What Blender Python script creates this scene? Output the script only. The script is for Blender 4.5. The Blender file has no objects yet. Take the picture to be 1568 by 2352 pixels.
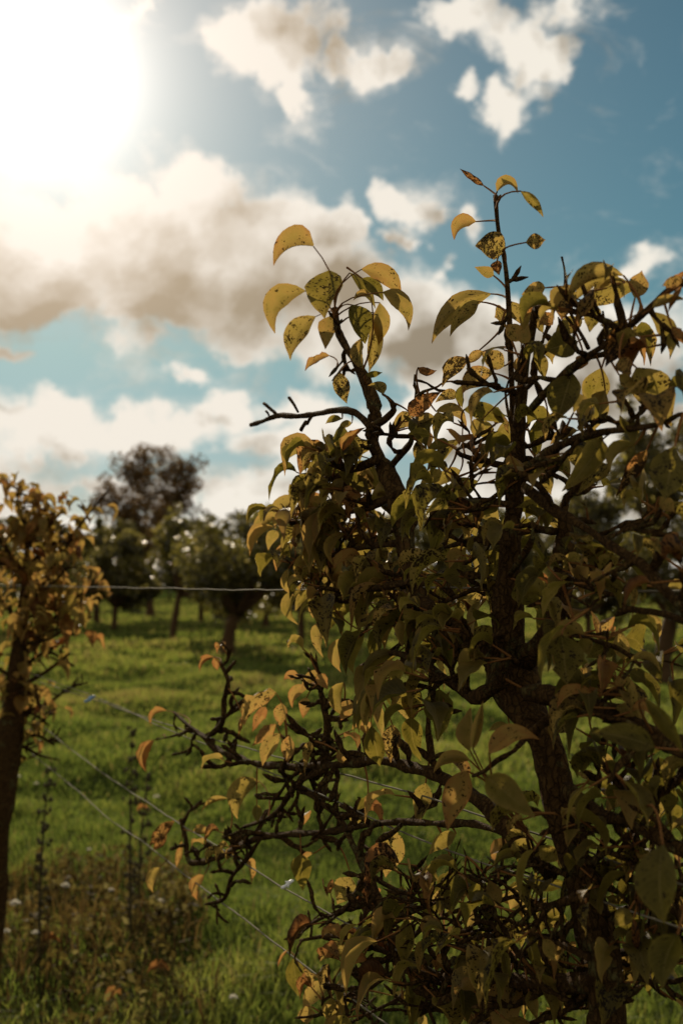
import bpy, math, random
import numpy as np
from mathutils import Vector, Matrix

random.seed(7); rng = np.random.default_rng(7)
R = math.radians
scene = bpy.context.scene
COL = scene.collection

# ------------------------------------------------------------------ camera
FPX = 3063.0                     # focal length in pixels of a 1568 x 2352 view of the photograph
CW, CH = 1568.0, 2352.0
CAM = Vector((0, 0, 1.4)); PITCH = R(2.97)
FWD = Vector((0, math.cos(PITCH), math.sin(PITCH)))
UP = Vector((0, -math.sin(PITCH), math.cos(PITCH)))
RT = Vector((1, 0, 0))
cd = bpy.data.cameras.new('camera'); cam = bpy.data.objects.new('camera', cd); COL.objects.link(cam)
cam.location = CAM; cam.rotation_euler = (math.pi/2 + PITCH, 0, 0)
cd.sensor_fit = 'VERTICAL'; cd.sensor_height = 36; cd.sensor_width = 24
cd.lens = 36*FPX/CH
cd.clip_start = .05; cd.clip_end = 3000
cd.dof.use_dof = True; cd.dof.focus_distance = 1.52; cd.dof.aperture_fstop = 7.6
scene.camera = cam

def ray(x, y):
    return FWD + RT*((x-CW/2)/FPX) + UP*((CH/2-y)/FPX)
def at(x, y, d):
    return CAM + ray(x, y)*d
def row(x):                      # the row of pears crosses the view at a slant: depth of its plane
    return 1/(.278+.000453*(x-160))
SUN = ray(90, 170).normalized()
SUN_EL = math.asin(SUN.z); SUN_AZ = math.atan2(SUN.x, SUN.y)

# ------------------------------------------------------------------ exposure
vs = scene.view_settings
vs.view_transform = 'Standard'; vs.look = 'None'; vs.gamma = 1; vs.use_curve_mapping = False
vs.exposure = 0.0
scene.render.engine = 'CYCLES'
scene.cycles.use_denoising = True
scene.cycles.max_bounces = 8; scene.cycles.transmission_bounces = 6
scene.cycles.sample_clamp_indirect = 4; scene.cycles.blur_glossy = .5
scene.cycles.caustics_reflective = False; scene.cycles.caustics_refractive = False

# ------------------------------------------------------------------ node helper
class NT:
    def __init__(s, tree): s.t = tree; s.n = tree.nodes; s.l = tree.links
    def new(s, typ, ins=None, **kw):
        n = s.n.new(typ)
        for k, v in kw.items(): setattr(n, k, v)
        for k, v in (ins or {}).items(): s.put(n.inputs[k], v)
        return n
    def put(s, sock, v):
        if isinstance(v, bpy.types.NodeSocket): s.l.new(v, sock)
        else: sock.default_value = v
    def m(s, op, a, b=None, c=None, clamp=False):
        n = s.new('ShaderNodeMath', operation=op, use_clamp=clamp)
        for i, v in enumerate((a, b, c)):
            if v is not None: s.put(n.inputs[i], v)
        return n.outputs[0]
    def v(s, op, a, b=None, c=None):
        n = s.new('ShaderNodeVectorMath', operation=op)
        for i, v in enumerate((a, b, c)):
            if v is not None: s.put(n.inputs[i], v)
        return n.outputs['Value'] if op in ('LENGTH', 'DOT_PRODUCT', 'DISTANCE') else n.outputs['Vector']
    def mix(s, f, a, b, blend='MIX'):
        n = s.new('ShaderNodeMix', data_type='RGBA', blend_type=blend)
        s.put(n.inputs[0], f); s.put(n.inputs[6], a); s.put(n.inputs[7], b)
        return n.outputs[2]
    def ramp(s, f, stops, interp='LINEAR'):
        n = s.new('ShaderNodeValToRGB'); cr = n.color_ramp; cr.interpolation = interp
        while len(cr.elements) < len(stops): cr.elements.new(.5)
        for e, (p, c) in zip(cr.elements, stops):
            e.position = p; e.color = (c[0], c[1], c[2], 1) if isinstance(c, tuple) else (c, c, c, 1)
        s.put(n.inputs[0], f); return n.outputs[0]
    def noise(s, vec, scale, detail=3, rough=.55, dist=0, dim='3D', col=False):
        n = s.new('ShaderNodeTexNoise', {'Scale': scale, 'Detail': detail, 'Roughness': rough, 'Distortion': dist}, noise_dimensions=dim)
        if vec is not None: s.put(n.inputs['Vector'], vec)
        return n.outputs['Color' if col else 'Fac']
def rgb(*c): return (c[0], c[1], c[2], 1)

# ------------------------------------------------------------------ sky
W = bpy.data.worlds.new('World'); scene.world = W; W.use_nodes = True
W.node_tree.nodes.clear(); w = NT(W.node_tree)
sky = w.new('ShaderNodeTexSky', sky_type='NISHITA', sun_disc=False, sun_elevation=SUN_EL, sun_rotation=SUN_AZ,
            altitude=50, air_density=1.0, dust_density=.1, ozone_density=1.0)
SKY_TINT = (.235, .41, .385)
gen = w.new('ShaderNodeTexCoord').outputs['Generated']
sep = w.new('ShaderNodeSeparateXYZ', {0: gen})
az = w.m('ARCTAN2', sep.outputs[0], sep.outputs[1]); el = w.m('ARCSINE', sep.outputs[2])
ang = w.new('ShaderNodeCombineXYZ', {0: az, 1: el}).outputs[0]
def azel(x, y):
    r = ray(x, y).normalized(); return math.atan2(r.x, r.y), math.asin(r.z)
CLOUDS = [  # centre and radii of each cloud body
 (60,600,260,190),(320,570,270,235),(540,610,230,220),(700,650,170,210),(790,520,75,90),(860,720,190,160),
 (1040,800,190,150),(1250,830,210,150),(1010,730,120,85),(1420,830,210,170),(1140,730,150,75),(450,420,110,75),(660,500,120,80),
 (70,1000,230,85),(330,1005,200,65),(520,960,110,55),(600,1040,170,45),(690,950,110,60),(780,1030,170,70),(250,1120,300,45),(760,1150,340,75),(1300,1150,420,90),(-60,1130,200,60),(500,1190,300,40),(100,1230,320,50),(700,1260,500,70),(1300,1270,500,80),(-300,1150,300,90),(1900,1150,300,90),(960,980,130,80),
 (395,885,55,26),(60,840,80,26),(560,70,100,80),(670,120,115,95),(695,215,60,75),(870,190,75,36),(790,170,60,40),
 (1060,40,110,65),(1210,60,125,75),(1275,115,85,65),(1185,215,80,80),(1040,212,45,32),(1330,20,80,45),
 (930,445,85,52),(985,480,40,38),(1075,490,42,50),(925,540,40,22),(1010,625,28,22),(1430,620,60,34),(310,20,30,30),
 (1500,1010,200,110),(1150,1020,200,110)]
# ragged cloud edges: the direction is shaken by noise before the cloud bodies are measured
ctr = azel(784, 900)
def cloud_field(v):
    n1 = w.noise(v, 10, 7, .62, col=True)
    sh = w.v('ADD', v, w.v('MULTIPLY', w.v('SUBTRACT', n1, (.5, .5, .5)), (.13, .10, 0)))
    acc = None
    for (x, y, rx, ry) in CLOUDS:
        a, e = azel(x, y); ra, re = rx/FPX, ry/FPX
        q = w.v('MULTIPLY_ADD', sh, (1/ra, 1/re, 0), (-a/ra, -e/re, 0))
        k = w.m('MULTIPLY', w.m('SUBTRACT', 1.0, w.v('LENGTH', q)), min(1, (ry/120)**.6))
        acc = k if acc is None else w.m('SMOOTH_MAX', acc, k, .2)
    # elsewhere in the sky unseen broken cumulus goes on, its cover thickened to lift the shadows
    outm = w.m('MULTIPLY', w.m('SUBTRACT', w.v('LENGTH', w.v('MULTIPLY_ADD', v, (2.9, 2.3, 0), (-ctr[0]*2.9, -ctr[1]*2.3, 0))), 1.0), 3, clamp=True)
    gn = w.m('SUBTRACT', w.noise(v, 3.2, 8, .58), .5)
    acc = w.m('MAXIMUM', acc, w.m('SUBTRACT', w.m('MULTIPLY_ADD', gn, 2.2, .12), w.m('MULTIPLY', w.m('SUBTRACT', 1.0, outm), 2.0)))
    puff = w.m('SUBTRACT', w.noise(v, 22, 9, .56), .5)
    vo = w.new('ShaderNodeTexVoronoi', {'Vector': sh, 'Scale': 21.0, 'Detail': 1.0, 'Roughness': .5}, feature='F1', voronoi_dimensions='2D').outputs['Distance']
    puff = w.m('ADD', w.m('MULTIPLY', puff, .75), w.m('MULTIPLY', w.m('SUBTRACT', .52, vo), .42))
    return w.m('ADD', w.m('MAXIMUM', acc, -.6), w.m('MULTIPLY', puff, .95))
sa = (SUN_AZ, SUN_EL, 0)
to_sun = w.v('SCALE', w.v('NORMALIZE', w.v('SUBTRACT', sa, ang))); to_sun.node.inputs['Scale'].default_value = .038
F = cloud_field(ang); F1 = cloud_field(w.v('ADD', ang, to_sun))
tau = w.m('MAXIMUM', F, 0.0)
lit = w.m('MULTIPLY', w.m('SUBTRACT', F, F1), 1.25)
mott = w.m('SUBTRACT', w.noise(w.v('MULTIPLY', ang, (1, 1.5, 1)), 13, 7, .6), .5)
dens = w.new('ShaderNodeMapRange', {'Value': F, 'From Min': -.14, 'From Max': .27}, interpolation_type='SMOOTHSTEP').outputs[0]
veil = w.noise(w.v('MULTIPLY', ang, (1, 1.9, 1)), 11, 8, .66, .6)
veil = w.new('ShaderNodeMapRange', {'Value': w.m('ADD', veil, w.m('MULTIPLY', w.m('MAXIMUM', F, -.5), .22)), 'From Min': .42, 'From Max': .72, 'To Max': .5}, interpolation_type='SMOOTHSTEP').outputs[0]
dens = w.m('MAXIMUM', dens, veil)
br = w.m('POWER', 2.718, w.m('MULTIPLY', w.m('MAXIMUM', w.m('SUBTRACT', tau, .13), 0.0), -3.1))
br = w.m('ADD', br, w.m('ADD', lit, w.m('MULTIPLY_ADD', mott, .6, .05)), clamp=True)
sd = w.v('DOT_PRODUCT', w.v('NORMALIZE', gen), tuple(SUN))
th = w.m('ARCCOSINE', w.m('MINIMUM', sd, .99999))
far = w.m('MULTIPLY', w.m('SUBTRACT', th, .1), 3.6, clamp=True)
ccol = w.mix(br, w.mix(far, rgb(3.3, 2.6, 1.6), rgb(2.6, 2.2, 1.6)), w.mix(far, rgb(7.6, 7.1, 6.3), rgb(8.8, 8.3, 7.3)))
core = w.m('MULTIPLY', w.m('POWER', w.m('DIVIDE', w.m('MAXIMUM', th, .032), .078), -2.3), 3.3)
wide = w.m('MULTIPLY', w.m('POWER', 2.718, w.m('MULTIPLY', th, -1/.12)), 9.4)
gl0 = w.v('SCALE', (1.0, .95, .88)); w.put(gl0.node.inputs['Scale'], core)
gl1 = w.v('SCALE', (1.0, .74, .56)); w.put(gl1.node.inputs['Scale'], wide)
gl = w.v('ADD', gl0, gl1)
glk = w.v('SCALE', gl); w.put(glk.node.inputs['Scale'], w.m('MULTIPLY_ADD', dens, -.35, 1.0)); gl = glk
low = w.m('MULTIPLY', w.m('SUBTRACT', .17, el), 6.5, clamp=True)
blue = w.mix(1.0, sky.outputs[0], w.mix(low, rgb(*SKY_TINT), rgb(.34, .36, .47)), 'MULTIPLY')
base = w.mix(dens, blue, ccol)
final = w.v('ADD', base, gl)
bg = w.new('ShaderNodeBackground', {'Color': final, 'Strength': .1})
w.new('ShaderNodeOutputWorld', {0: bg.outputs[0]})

# ------------------------------------------------------------------ sun
ld = bpy.data.lights.new('sun', 'SUN'); ld.energy = 4.6; ld.angle = R(.53); ld.color = (1, .85, .62)
lo = bpy.data.objects.new('sun', ld); COL.objects.link(lo)
lo.rotation_euler = (-SUN).to_track_quat('-Z', 'Y').to_euler(); lo.location = SUN*50

# ------------------------------------------------------------------ materials
def mat(name):
    m = bpy.data.materials.new(name); m.use_nodes = True; m.node_tree.nodes.clear(); return m, NT(m.node_tree)
def leaf_out(n, color, trans, rough=.45, mixf=.5, spec=.35, normal=None):
    p = n.new('ShaderNodeBsdfPrincipled', {'Base Color': color, 'Roughness': rough, 'Specular IOR Level': spec})
    t = n.new('ShaderNodeBsdfTranslucent', {'Color': trans})
    if normal is not None: n.put(p.inputs['Normal'], normal)
    x = n.new('ShaderNodeMixShader', {0: mixf, 1: p.outputs[0], 2: t.outputs[0]})
    n.new('ShaderNodeOutputMaterial', {0: x.outputs[0]})

def make_leaf_material():
    m, n = mat('pear leaf')
    d = n.new('ShaderNodeAttribute', attribute_name='leaf_data')    # age, seed, blotchiness
    u = n.new('ShaderNodeAttribute', attribute_name='leaf_uv')      # along, across
    ds = n.new('ShaderNodeSeparateColor', {0: d.outputs['Color']}); us = n.new('ShaderNodeSeparateColor', {0: u.outputs['Color']})
    age, seed, blot = ds.outputs[0], ds.outputs[1], ds.outputs[2]
    al, ac = us.outputs[0], us.outputs[1]
    sx = n.m('MULTIPLY', seed, 97.3)
    p = n.new('ShaderNodeCombineXYZ', {0: n.m('MULTIPLY', al, 1.9), 1: ac, 2: sx}).outputs[0]
    big = n.noise(p, 2.2, 3, .55)
    side = n.m('ABSOLUTE', n.m('SUBTRACT', ac, .5))
    a2 = n.m('ADD', age, n.m('MULTIPLY', n.m('SUBTRACT', big, .5), .5))
    a2 = n.m('ADD', a2, n.m('MULTIPLY', n.m('POWER', n.m('MULTIPLY', side, 2), 5), .13))
    a2 = n.m('ADD', a2, n.m('MULTIPLY', n.m('POWER', al, 6), .2), clamp=True)
    ref = n.ramp(a2, [(0, (.058, .040, .006)), (.25, (.088, .060, .010)), (.45, (.135, .084, .015)), (.62, (.185, .098, .019)), (.8, (.16, .064, .014)), (1, (.06, .026, .007))])
    tr = n.ramp(a2, [(0, (.10, .084, .010)), (.25, (.24, .18, .026)), (.45, (.385, .265, .060)), (.62, (.46, .275, .070)), (.8, (.42, .18, .052)), (1, (.09, .034, .010))])
    # veins: the midrib and slanting side veins
    rib = n.new('ShaderNodeMapRange', {'Value': side, 'From Min': .012, 'From Max': .035, 'To Min': 1.0, 'To Max': 0.0}).outputs[0]
    wv = n.m('SINE', n.m('MULTIPLY', n.m('SUBTRACT', al, n.m('MULTIPLY', side, .45)), 75))
    vein = n.m('MULTIPLY', n.m('GREATER_THAN', wv, .86), .35)
    vv = n.m('MAXIMUM', rib, vein)
    ref = n.mix(n.m('MULTIPLY', vv, .45), ref, rgb(.17, .13, .045)); tr = n.mix(n.m('MULTIPLY', vv, .35), tr, rgb(.38, .27, .06))
    fine = n.noise(p, 22, 3, .6)
    # scab spots gathered in patches
    cl = n.noise(p, 3.0, 2, .5)
    vor = n.new('ShaderNodeTexVoronoi', {'Vector': n.v('ADD', p, n.v('MULTIPLY', n.noise(p, 9, 2, .5, col=True), (.14, .14, .0))), 'Scale': 11.0}).outputs['Distance']
    lim = n.m('MULTIPLY', n.m('SUBTRACT', n.m('ADD', cl, n.m('MULTIPLY', blot, .50)), .60), 1.7)
    spot = n.new('ShaderNodeMapRange', {'Value': n.m('SUBTRACT', lim, vor), 'From Min': -.04, 'From Max': .06}).outputs[0]
    patch = n.new('ShaderNodeMapRange', {'Value': n.m('ADD', n.noise(p, 4.6, 5, .7), n.m('MULTIPLY', blot, .24)), 'From Min': .71, 'From Max': .75}).outputs[0]
    sp = n.m('MAXIMUM', spot, patch, clamp=True)
    k = n.m('ADD', .78, n.m('MULTIPLY', fine, .44))
    ref = n.mix(1, ref, n.new('ShaderNodeCombineColor', {0: k, 1: k, 2: k}).outputs[0], 'MULTIPLY')
    ref = n.mix(sp, ref, rgb(.020, .011, .005)); tr = n.mix(n.m('MULTIPLY', sp, .93), tr, rgb(.012, .005, .001))
    bump = n.new('ShaderNodeBump', {'Strength': .35, 'Distance': .002, 'Height': n.m('ADD', n.m('MULTIPLY', vv, .6), fine)}).outputs[0]
    leaf_out(n, ref, tr, .5, .52, .16, bump)
    return m
M_LEAF = make_leaf_material()
def simple_noise_mat(name, c1, c2, scale, rough=.85, bump=.6, dist=.01, spec=.2, detail=5, c3=None):
    m, n = mat(name)
    co = n.new('ShaderNodeTexCoord').outputs['Object']
    f = n.noise(co, scale, detail, .62)
    g = n.noise(n.v('MULTIPLY', co, (1, 1, .35)), scale*3.1, 4, .6)
    c = n.mix(n.ramp(f, [(.3, 0.0), (.7, 1.0)]), rgb(*c1), rgb(*c2))
    if c3: c = n.mix(n.ramp(n.noise(co, scale*.55, 4, .7), [(.56, 0.0), (.68, 1.0)]), c, rgb(*c3))
    b = n.new('ShaderNodeBump', {'Strength': bump, 'Distance': dist, 'Height': n.m('ADD', f, g)}).outputs[0]
    p = n.new('ShaderNodeBsdfPrincipled', {'Base Color': c, 'Roughness': rough, 'Specular IOR Level': spec, 'Normal': b})
    n.new('ShaderNodeOutputMaterial', {0: p.outputs[0]}); return m
def bark_mat():
    m, n = mat('pear bark')
    co = n.new('ShaderNodeTexCoord').outputs['Object']
    st = n.v('MULTIPLY', co, (1, 1, .38))
    wob = n.v('ADD', st, n.v('MULTIPLY', n.noise(co, 45, 4, .6, col=True), (.02, .02, .01)))
    cr = n.new('ShaderNodeTexVoronoi', {'Vector': wob, 'Scale': 150.0}, feature='DISTANCE_TO_EDGE').outputs['Distance']
    crack = n.ramp(cr, [(.0, 0.0), (.16, 1.0)])
    f = n.noise(co, 70, 5, .65); g = n.noise(co, 210, 4, .6)
    c = n.mix(n.ramp(f, [(.3, 0.0), (.7, 1.0)]), rgb(.040, .020, .006), rgb(.086, .046, .014))
    c = n.mix(n.ramp(n.noise(co, 26, 5, .7), [(.57, 0.0), (.66, 1.0)]), c, rgb(.10, .085, .030))
    c = n.mix(n.m('MULTIPLY_ADD', crack, .5, .5), rgb(.014, .007, .003), c)
    h = n.m('ADD', n.m('MULTIPLY', crack, .4), n.m('ADD', f, n.m('MULTIPLY', g, .5)))
    b = n.new('ShaderNodeBump', {'Strength': 1, 'Distance': .006, 'Height': h}).outputs[0]
    p = n.new('ShaderNodeBsdfPrincipled', {'Base Color': c, 'Roughness': .95, 'Specular IOR Level': .05, 'Normal': b})
    n.new('ShaderNodeOutputMaterial', {0: p.outputs[0]}); return m
M_BARK = bark_mat()
M_BARKFAR = simple_noise_mat('orchard bark', (.06, .029, .010), (.10, .053, .019), 14, .9, .8, .02)
M_PETIOLE = simple_noise_mat('petiole', (.15, .055, .016), (.19, .09, .026), 60, .95, .1, .001, .03)
M_WIRE = simple_noise_mat('galvanised wire', (.11, .092, .058), (.18, .15, .10), 40, .85, .2, .001, .15)
M_BLUE = simple_noise_mat('blue plastic', (.16, .27, .40), (.2, .32, .46), 30, .4, .1, .001, .4)
M_WHITE = simple_noise_mat('white plastic', (.72, .70, .64), (.8, .78, .72), 30, .35, .1, .001, .5)

def tone_leaf_mat(name, stops, tstops, rough=.5, mixf=.5, spec=.35):
    m, n = mat(name)
    a = n.new('ShaderNodeAttribute', attribute_name='tone')
    leaf_out(n, n.ramp(a.outputs['Fac'], stops), n.ramp(a.outputs['Fac'], tstops), rough, mixf, spec)
    return m
M_GRASS = tone_leaf_mat('grass blades', [(0, (.036, .044, .011)), (.5, (.074, .094, .024)), (.8, (.12, .122, .034)), (1, (.18, .135, .055))],
                        [(0, (.055, .075, .012)), (.5, (.17, .225, .034)), (.8, (.34, .36, .060)), (1, (.36, .28, .085))], .6, .5, .08)
M_DRY = tone_leaf_mat('dry weeds', [(0, (.055, .032, .011)), (.5, (.10, .062, .020)), (1, (.20, .14, .055))],
                      [(0, (.05, .03, .01)), (.5, (.16, .10, .025)), (1, (.34, .24, .08))], .7, .4, .1)
M_FOL = tone_leaf_mat('orchard foliage', [(0, (.050, .036, .009)), (.6, (.085, .066, .016)), (1, (.15, .11, .030))],
                      [(0, (.045, .038, .006)), (.5, (.16, .14, .022)), (.8, (.38, .33, .07)), (1, (.58, .47, .14))], .34, .44, .5)
M_FOLBROWN = tone_leaf_mat('brown foliage', [(0, (.06, .032, .011)), (.6, (.10, .056, .020)), (1, (.15, .095, .03))],
                      [(0, (.06, .03, .008)), (.6, (.17, .095, .025)), (1, (.34, .20, .06))], .45, .45, .3)
M_CREEP = tone_leaf_mat('creeping weeds', [(0, (.050, .030, .010)), (.5, (.085, .060, .018)), (1, (.15, .12, .045))],
                      [(0, (.05, .03, .008)), (.5, (.14, .11, .025)), (1, (.34, .29, .11))], .8, .45, .08)
M_PETAL = tone_leaf_mat('clover petals', [(0, (.62, .55, .45)), (1, (.78, .74, .66))], [(0, (.7, .64, .5)), (1, (.8, .75, .62))], .6, .4, .2)

def ground_mat():
    m, n = mat('pasture soil and thatch')
    co = n.new('ShaderNodeTexCoord').outputs['Object']
    f = n.noise(co, .9, 6, .6); g = n.noise(co, 14, 5, .65)
    c = n.mix(n.ramp(f, [(.35, 0.0), (.65, 1.0)]), rgb(.028, .042, .009), rgb(.045, .062, .013))
    c = n.mix(n.ramp(g, [(.45, 0.0), (.75, 1.0)]), c, rgb(.07, .075, .02))
    # the bare strip of earth along the pear row
    xyz = n.new('ShaderNodeSeparateXYZ', {0: co})
    e1 = n.m('SUBTRACT', n.m('MULTIPLY', xyz.outputs[1], -.13), n.m('SUBTRACT', xyz.outputs[0], .1))
    e1 = n.m('ADD', n.m('MULTIPLY', e1, 2.2), n.m('MULTIPLY', n.m('SUBTRACT', f, .5), 2.5), clamp=True)
    e2 = n.m('SUBTRACT', 6.8, xyz.outputs[1], clamp=True)
    c = n.mix(n.m('MULTIPLY', e1, e2), c, n.mix(g, rgb(.030, .017, .008), rgb(.062, .040, .018)))
    b = n.new('ShaderNodeBump', {'Strength': 1, 'Distance': .08, 'Height': g}).outputs[0]
    p = n.new('ShaderNodeBsdfDiffuse', {'Color': c, 'Normal': b})
    n.new('ShaderNodeOutputMaterial', {0: p.outputs[0]}); return m
M_GROUND = ground_mat()

# ------------------------------------------------------------------ object helpers
def tag(o, label=None, cat=None, group=None, kind=None):
    if label: o['label'] = label
    if cat: o['category'] = cat
    if group: o['group'] = group
    if kind: o['kind'] = kind
    return o
WORLD_LOC = {}
def empty(name, loc):
    o = bpy.data.objects.new(name, None); COL.objects.link(o); o.location = loc; o.empty_display_size = .1
    WORLD_LOC[o.name] = Vector(loc); return o
class Geo:
    """vertices, faces, a material index per face and named 4-float point attributes"""
    def __init__(s): s.v = []; s.f = []; s.m = []; s.a = {}
    def add(s, v, f, mi=0, **attrs):
        o = len(s.v); s.v += v; s.f += [tuple(i+o for i in q) for q in f]; s.m += [mi]*len(f) if isinstance(mi, int) else mi
        for k, vals in attrs.items(): s.a.setdefault(k, []).extend(vals)
    def extend(s, g):
        o = len(s.v); s.v += g.v; s.f += [tuple(i+o for i in q) for q in g.f]; s.m += g.m
        for k, vals in g.a.items(): s.a.setdefault(k, []).extend(vals)
    def mesh(s, name, mats, org, smooth=True):
        me = bpy.data.meshes.new(name)
        me.from_pydata([(p[0]-org[0], p[1]-org[1], p[2]-org[2]) for p in s.v], [], s.f)
        for m_ in mats: me.materials.append(m_)
        me.polygons.foreach_set('material_index', s.m)
        me.polygons.foreach_set('use_smooth', [smooth]*len(s.f))
        for k, vals in s.a.items():
            at_ = me.attributes.new(k, 'FLOAT_COLOR', 'POINT'); at_.data.foreach_set('color', np.array(vals, dtype=np.float32).ravel())
        me.update(); return me
def put(name, geo, mats, parent=None, org=None, smooth=True):
    org = Vector(org) if org is not None else Vector(geo.v[0])
    o = bpy.data.objects.new(name, geo.mesh(name, mats, org, smooth)); COL.objects.link(o)
    WORLD_LOC[o.name] = org
    if parent is not None:
        o.parent = parent; o.location = org - WORLD_LOC[parent.name]
    else: o.location = org
    return o

def catmull(pts, step):
    """pts: rows of floats; returns a resampled smooth curve through them"""
    P = [np.array(p, float) for p in pts]; P = [2*P[0]-P[1]] + P + [2*P[-1]-P[-2]]
    out = []
    for i in range(1, len(P)-2):
        a, b, c, d = P[i-1:i+3]
        n = max(2, int(np.linalg.norm((c-b)[:3])/step))
        for k in range(n):
            t = k/n
            out.append(.5*((2*b)+(c-a)*t+(2*a-5*b+4*c-d)*t*t+(3*b-a-3*c+d)*t**3))
    out.append(P[-2]); return out
def tube(curve, sides=8, lump=.12, cap=True, freq=1.0):
    """curve rows x,y,z,r -> vertices and faces of a knobbly tube"""
    v, f = [], []; n = len(curve); ref = Vector((.3, .2, .93)); ph = [random.uniform(0, 6.28) for _ in range(8)]
    for i, c in enumerate(curve):
        p = Vector(c[:3]); q = Vector(curve[min(i+1, n-1)][:3]) - Vector(curve[max(i-1, 0)][:3])
        T = q.normalized() if q.length > 1e-9 else Vector((0, 0, 1))
        A = T.cross(ref); A = A.normalized() if A.length > 1e-3 else Vector((1, 0, 0)); B = T.cross(A)
        kn = 1 + lump*(math.sin(i*.9*freq+ph[0])*.5 + math.sin(i*.37*freq+ph[1])*.6)
        for k in range(sides):
            t = 2*math.pi*k/sides
            r = c[3]*(kn + lump*.8*math.sin(2*t+i*.5+ph[2]) + lump*random.uniform(-.7, .7))
            v.append(tuple(p + (A*math.cos(t)+B*math.sin(t))*r))
    for i in range(n-1):
        for k in range(sides):
            a = i*sides+k; b = i*sides+(k+1) % sides
            f.append((a, b, b+sides, a+sides))
    if cap:
        f.append(tuple(range(sides))[::-1]); f.append(tuple((n-1)*sides+k for k in range(sides)))
    return v, f

# ------------------------------------------------------------------ leaves
PROFS = [[.10, .66, .95, 1.0, .96, .86, .72, .55, .37, .18, .015], [.05, .40, .70, .90, 1.0, .99, .90, .72, .46, .18, .015], [.06, .46, .76, .93, .98, .95, .85, .66, .42, .24, .03],
         [.06, .52, .82, .97, 1.0, .95, .84, .66, .44, .20, .015]]
def leaf_geo(ctr, S, N, hw, a, b, age, blot, attach=None, pr=.0010, wave=.06):
    PROF = random.choice(PROFS); torn = (random.randrange(3, 9), random.choice((0, 4)), random.uniform(.35, .7)) if random.random() < .2 else (99, 9, 1)
    """ctr: 11 centre points; S,N: frames; a,b: angles of the right and left half-blade in the S,N plane"""
    g = Geo(); seed = random.random(); v = []; uv = []
    cr = random.uniform(-.1, .3) if age < .7 else random.uniform(.3, 1.0); ph = random.uniform(0, 6.28)
    n = len(ctr)-1
    rag = .035 if age < .66 else .11
    for i in range(n+1):
        t = i/n; h = hw*PROF[i]*(1+random.uniform(-rag, rag)); s, nn = S[i], N[i]
        dirs = []
        for q, (an, sg) in enumerate(((b, -1), (b, -1), (0, 0), (a, 1), (a, 1))):
            if sg == 0: v.append(tuple(ctr[i])); uv.append((t, .5, 0, 1)); continue
            far = q in (0, 4)
            an2 = an + (cr if far else -cr*.3)*sg
            wv = math.sin(t*11+ph+sg)*wave*hw*(1 if far else .3)
            k = h if far else h*.52
            if far and q == torn[1] and abs(i-torn[0]) < 1.5: k *= torn[2]
            p = ctr[i] + (s*math.cos(an2) + nn*math.sin(an2))*k + nn*wv*PROF[i]
            v.append(tuple(p)); uv.append((t, .5+sg*(.5 if far else .26), 0, 1))
    f = [(i*5+k, i*5+k+1, i*5+k+6, i*5+k+5) for i in range(n) for k in range(4)]
    g.add(v, f, 0, leaf_data=[(age, seed, blot, 1)]*len(v), leaf_uv=uv)
    if attach is not None:
        A = Vector(attach); B = Vector(ctr[0]); d = (B-A); L = d.length
        out = (ctr[0]-ctr[1]).normalized()
        Cc = (A+B)/2 + out*L*.14 + Vector((0, 0, .03*L))
        cv = []
        for k in range(6):
            t = k/5; p = A*(1-t)**2 + Cc*2*t*(1-t) + B*t*t
            cv.append((p.x, p.y, p.z, pr*(1.5-.7*t)))
        pv, pf = tube(cv, 4, .0, False)
        g.add(pv, pf, 1, leaf_data=[(age, seed, 0, 1)]*len(pv), leaf_uv=[(0, .5, 0, 1)]*len(pv))
    return g
def frames(ctr, view_n):
    S, N = [], []
    for i in range(len(ctr)):
        T = (ctr[min(i+1, len(ctr)-1)]-ctr[max(i-1, 0)]).normalized()
        s = T.cross(view_n); s = s.normalized() if s.length > 1e-4 else Vector((1, 0, 0))
        S.append(s); N.append(s.cross(T).normalized())
    return S, N
VIEWS = {1: (900, 550, 800/1568), 2: (1500, 550, 1000/1568), 3: (900, 1550, 1000/1568), 4: (1500, 1950, 1000/1568),
         5: (400, 2350, 1100/1568), 6: (1300, 2750, 1200/1568)}
def scr(vw, u, v):
    x0, y0, k = VIEWS[vw]; return (x0+u*k)*.6272, (y0+v*k)*.6272
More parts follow.
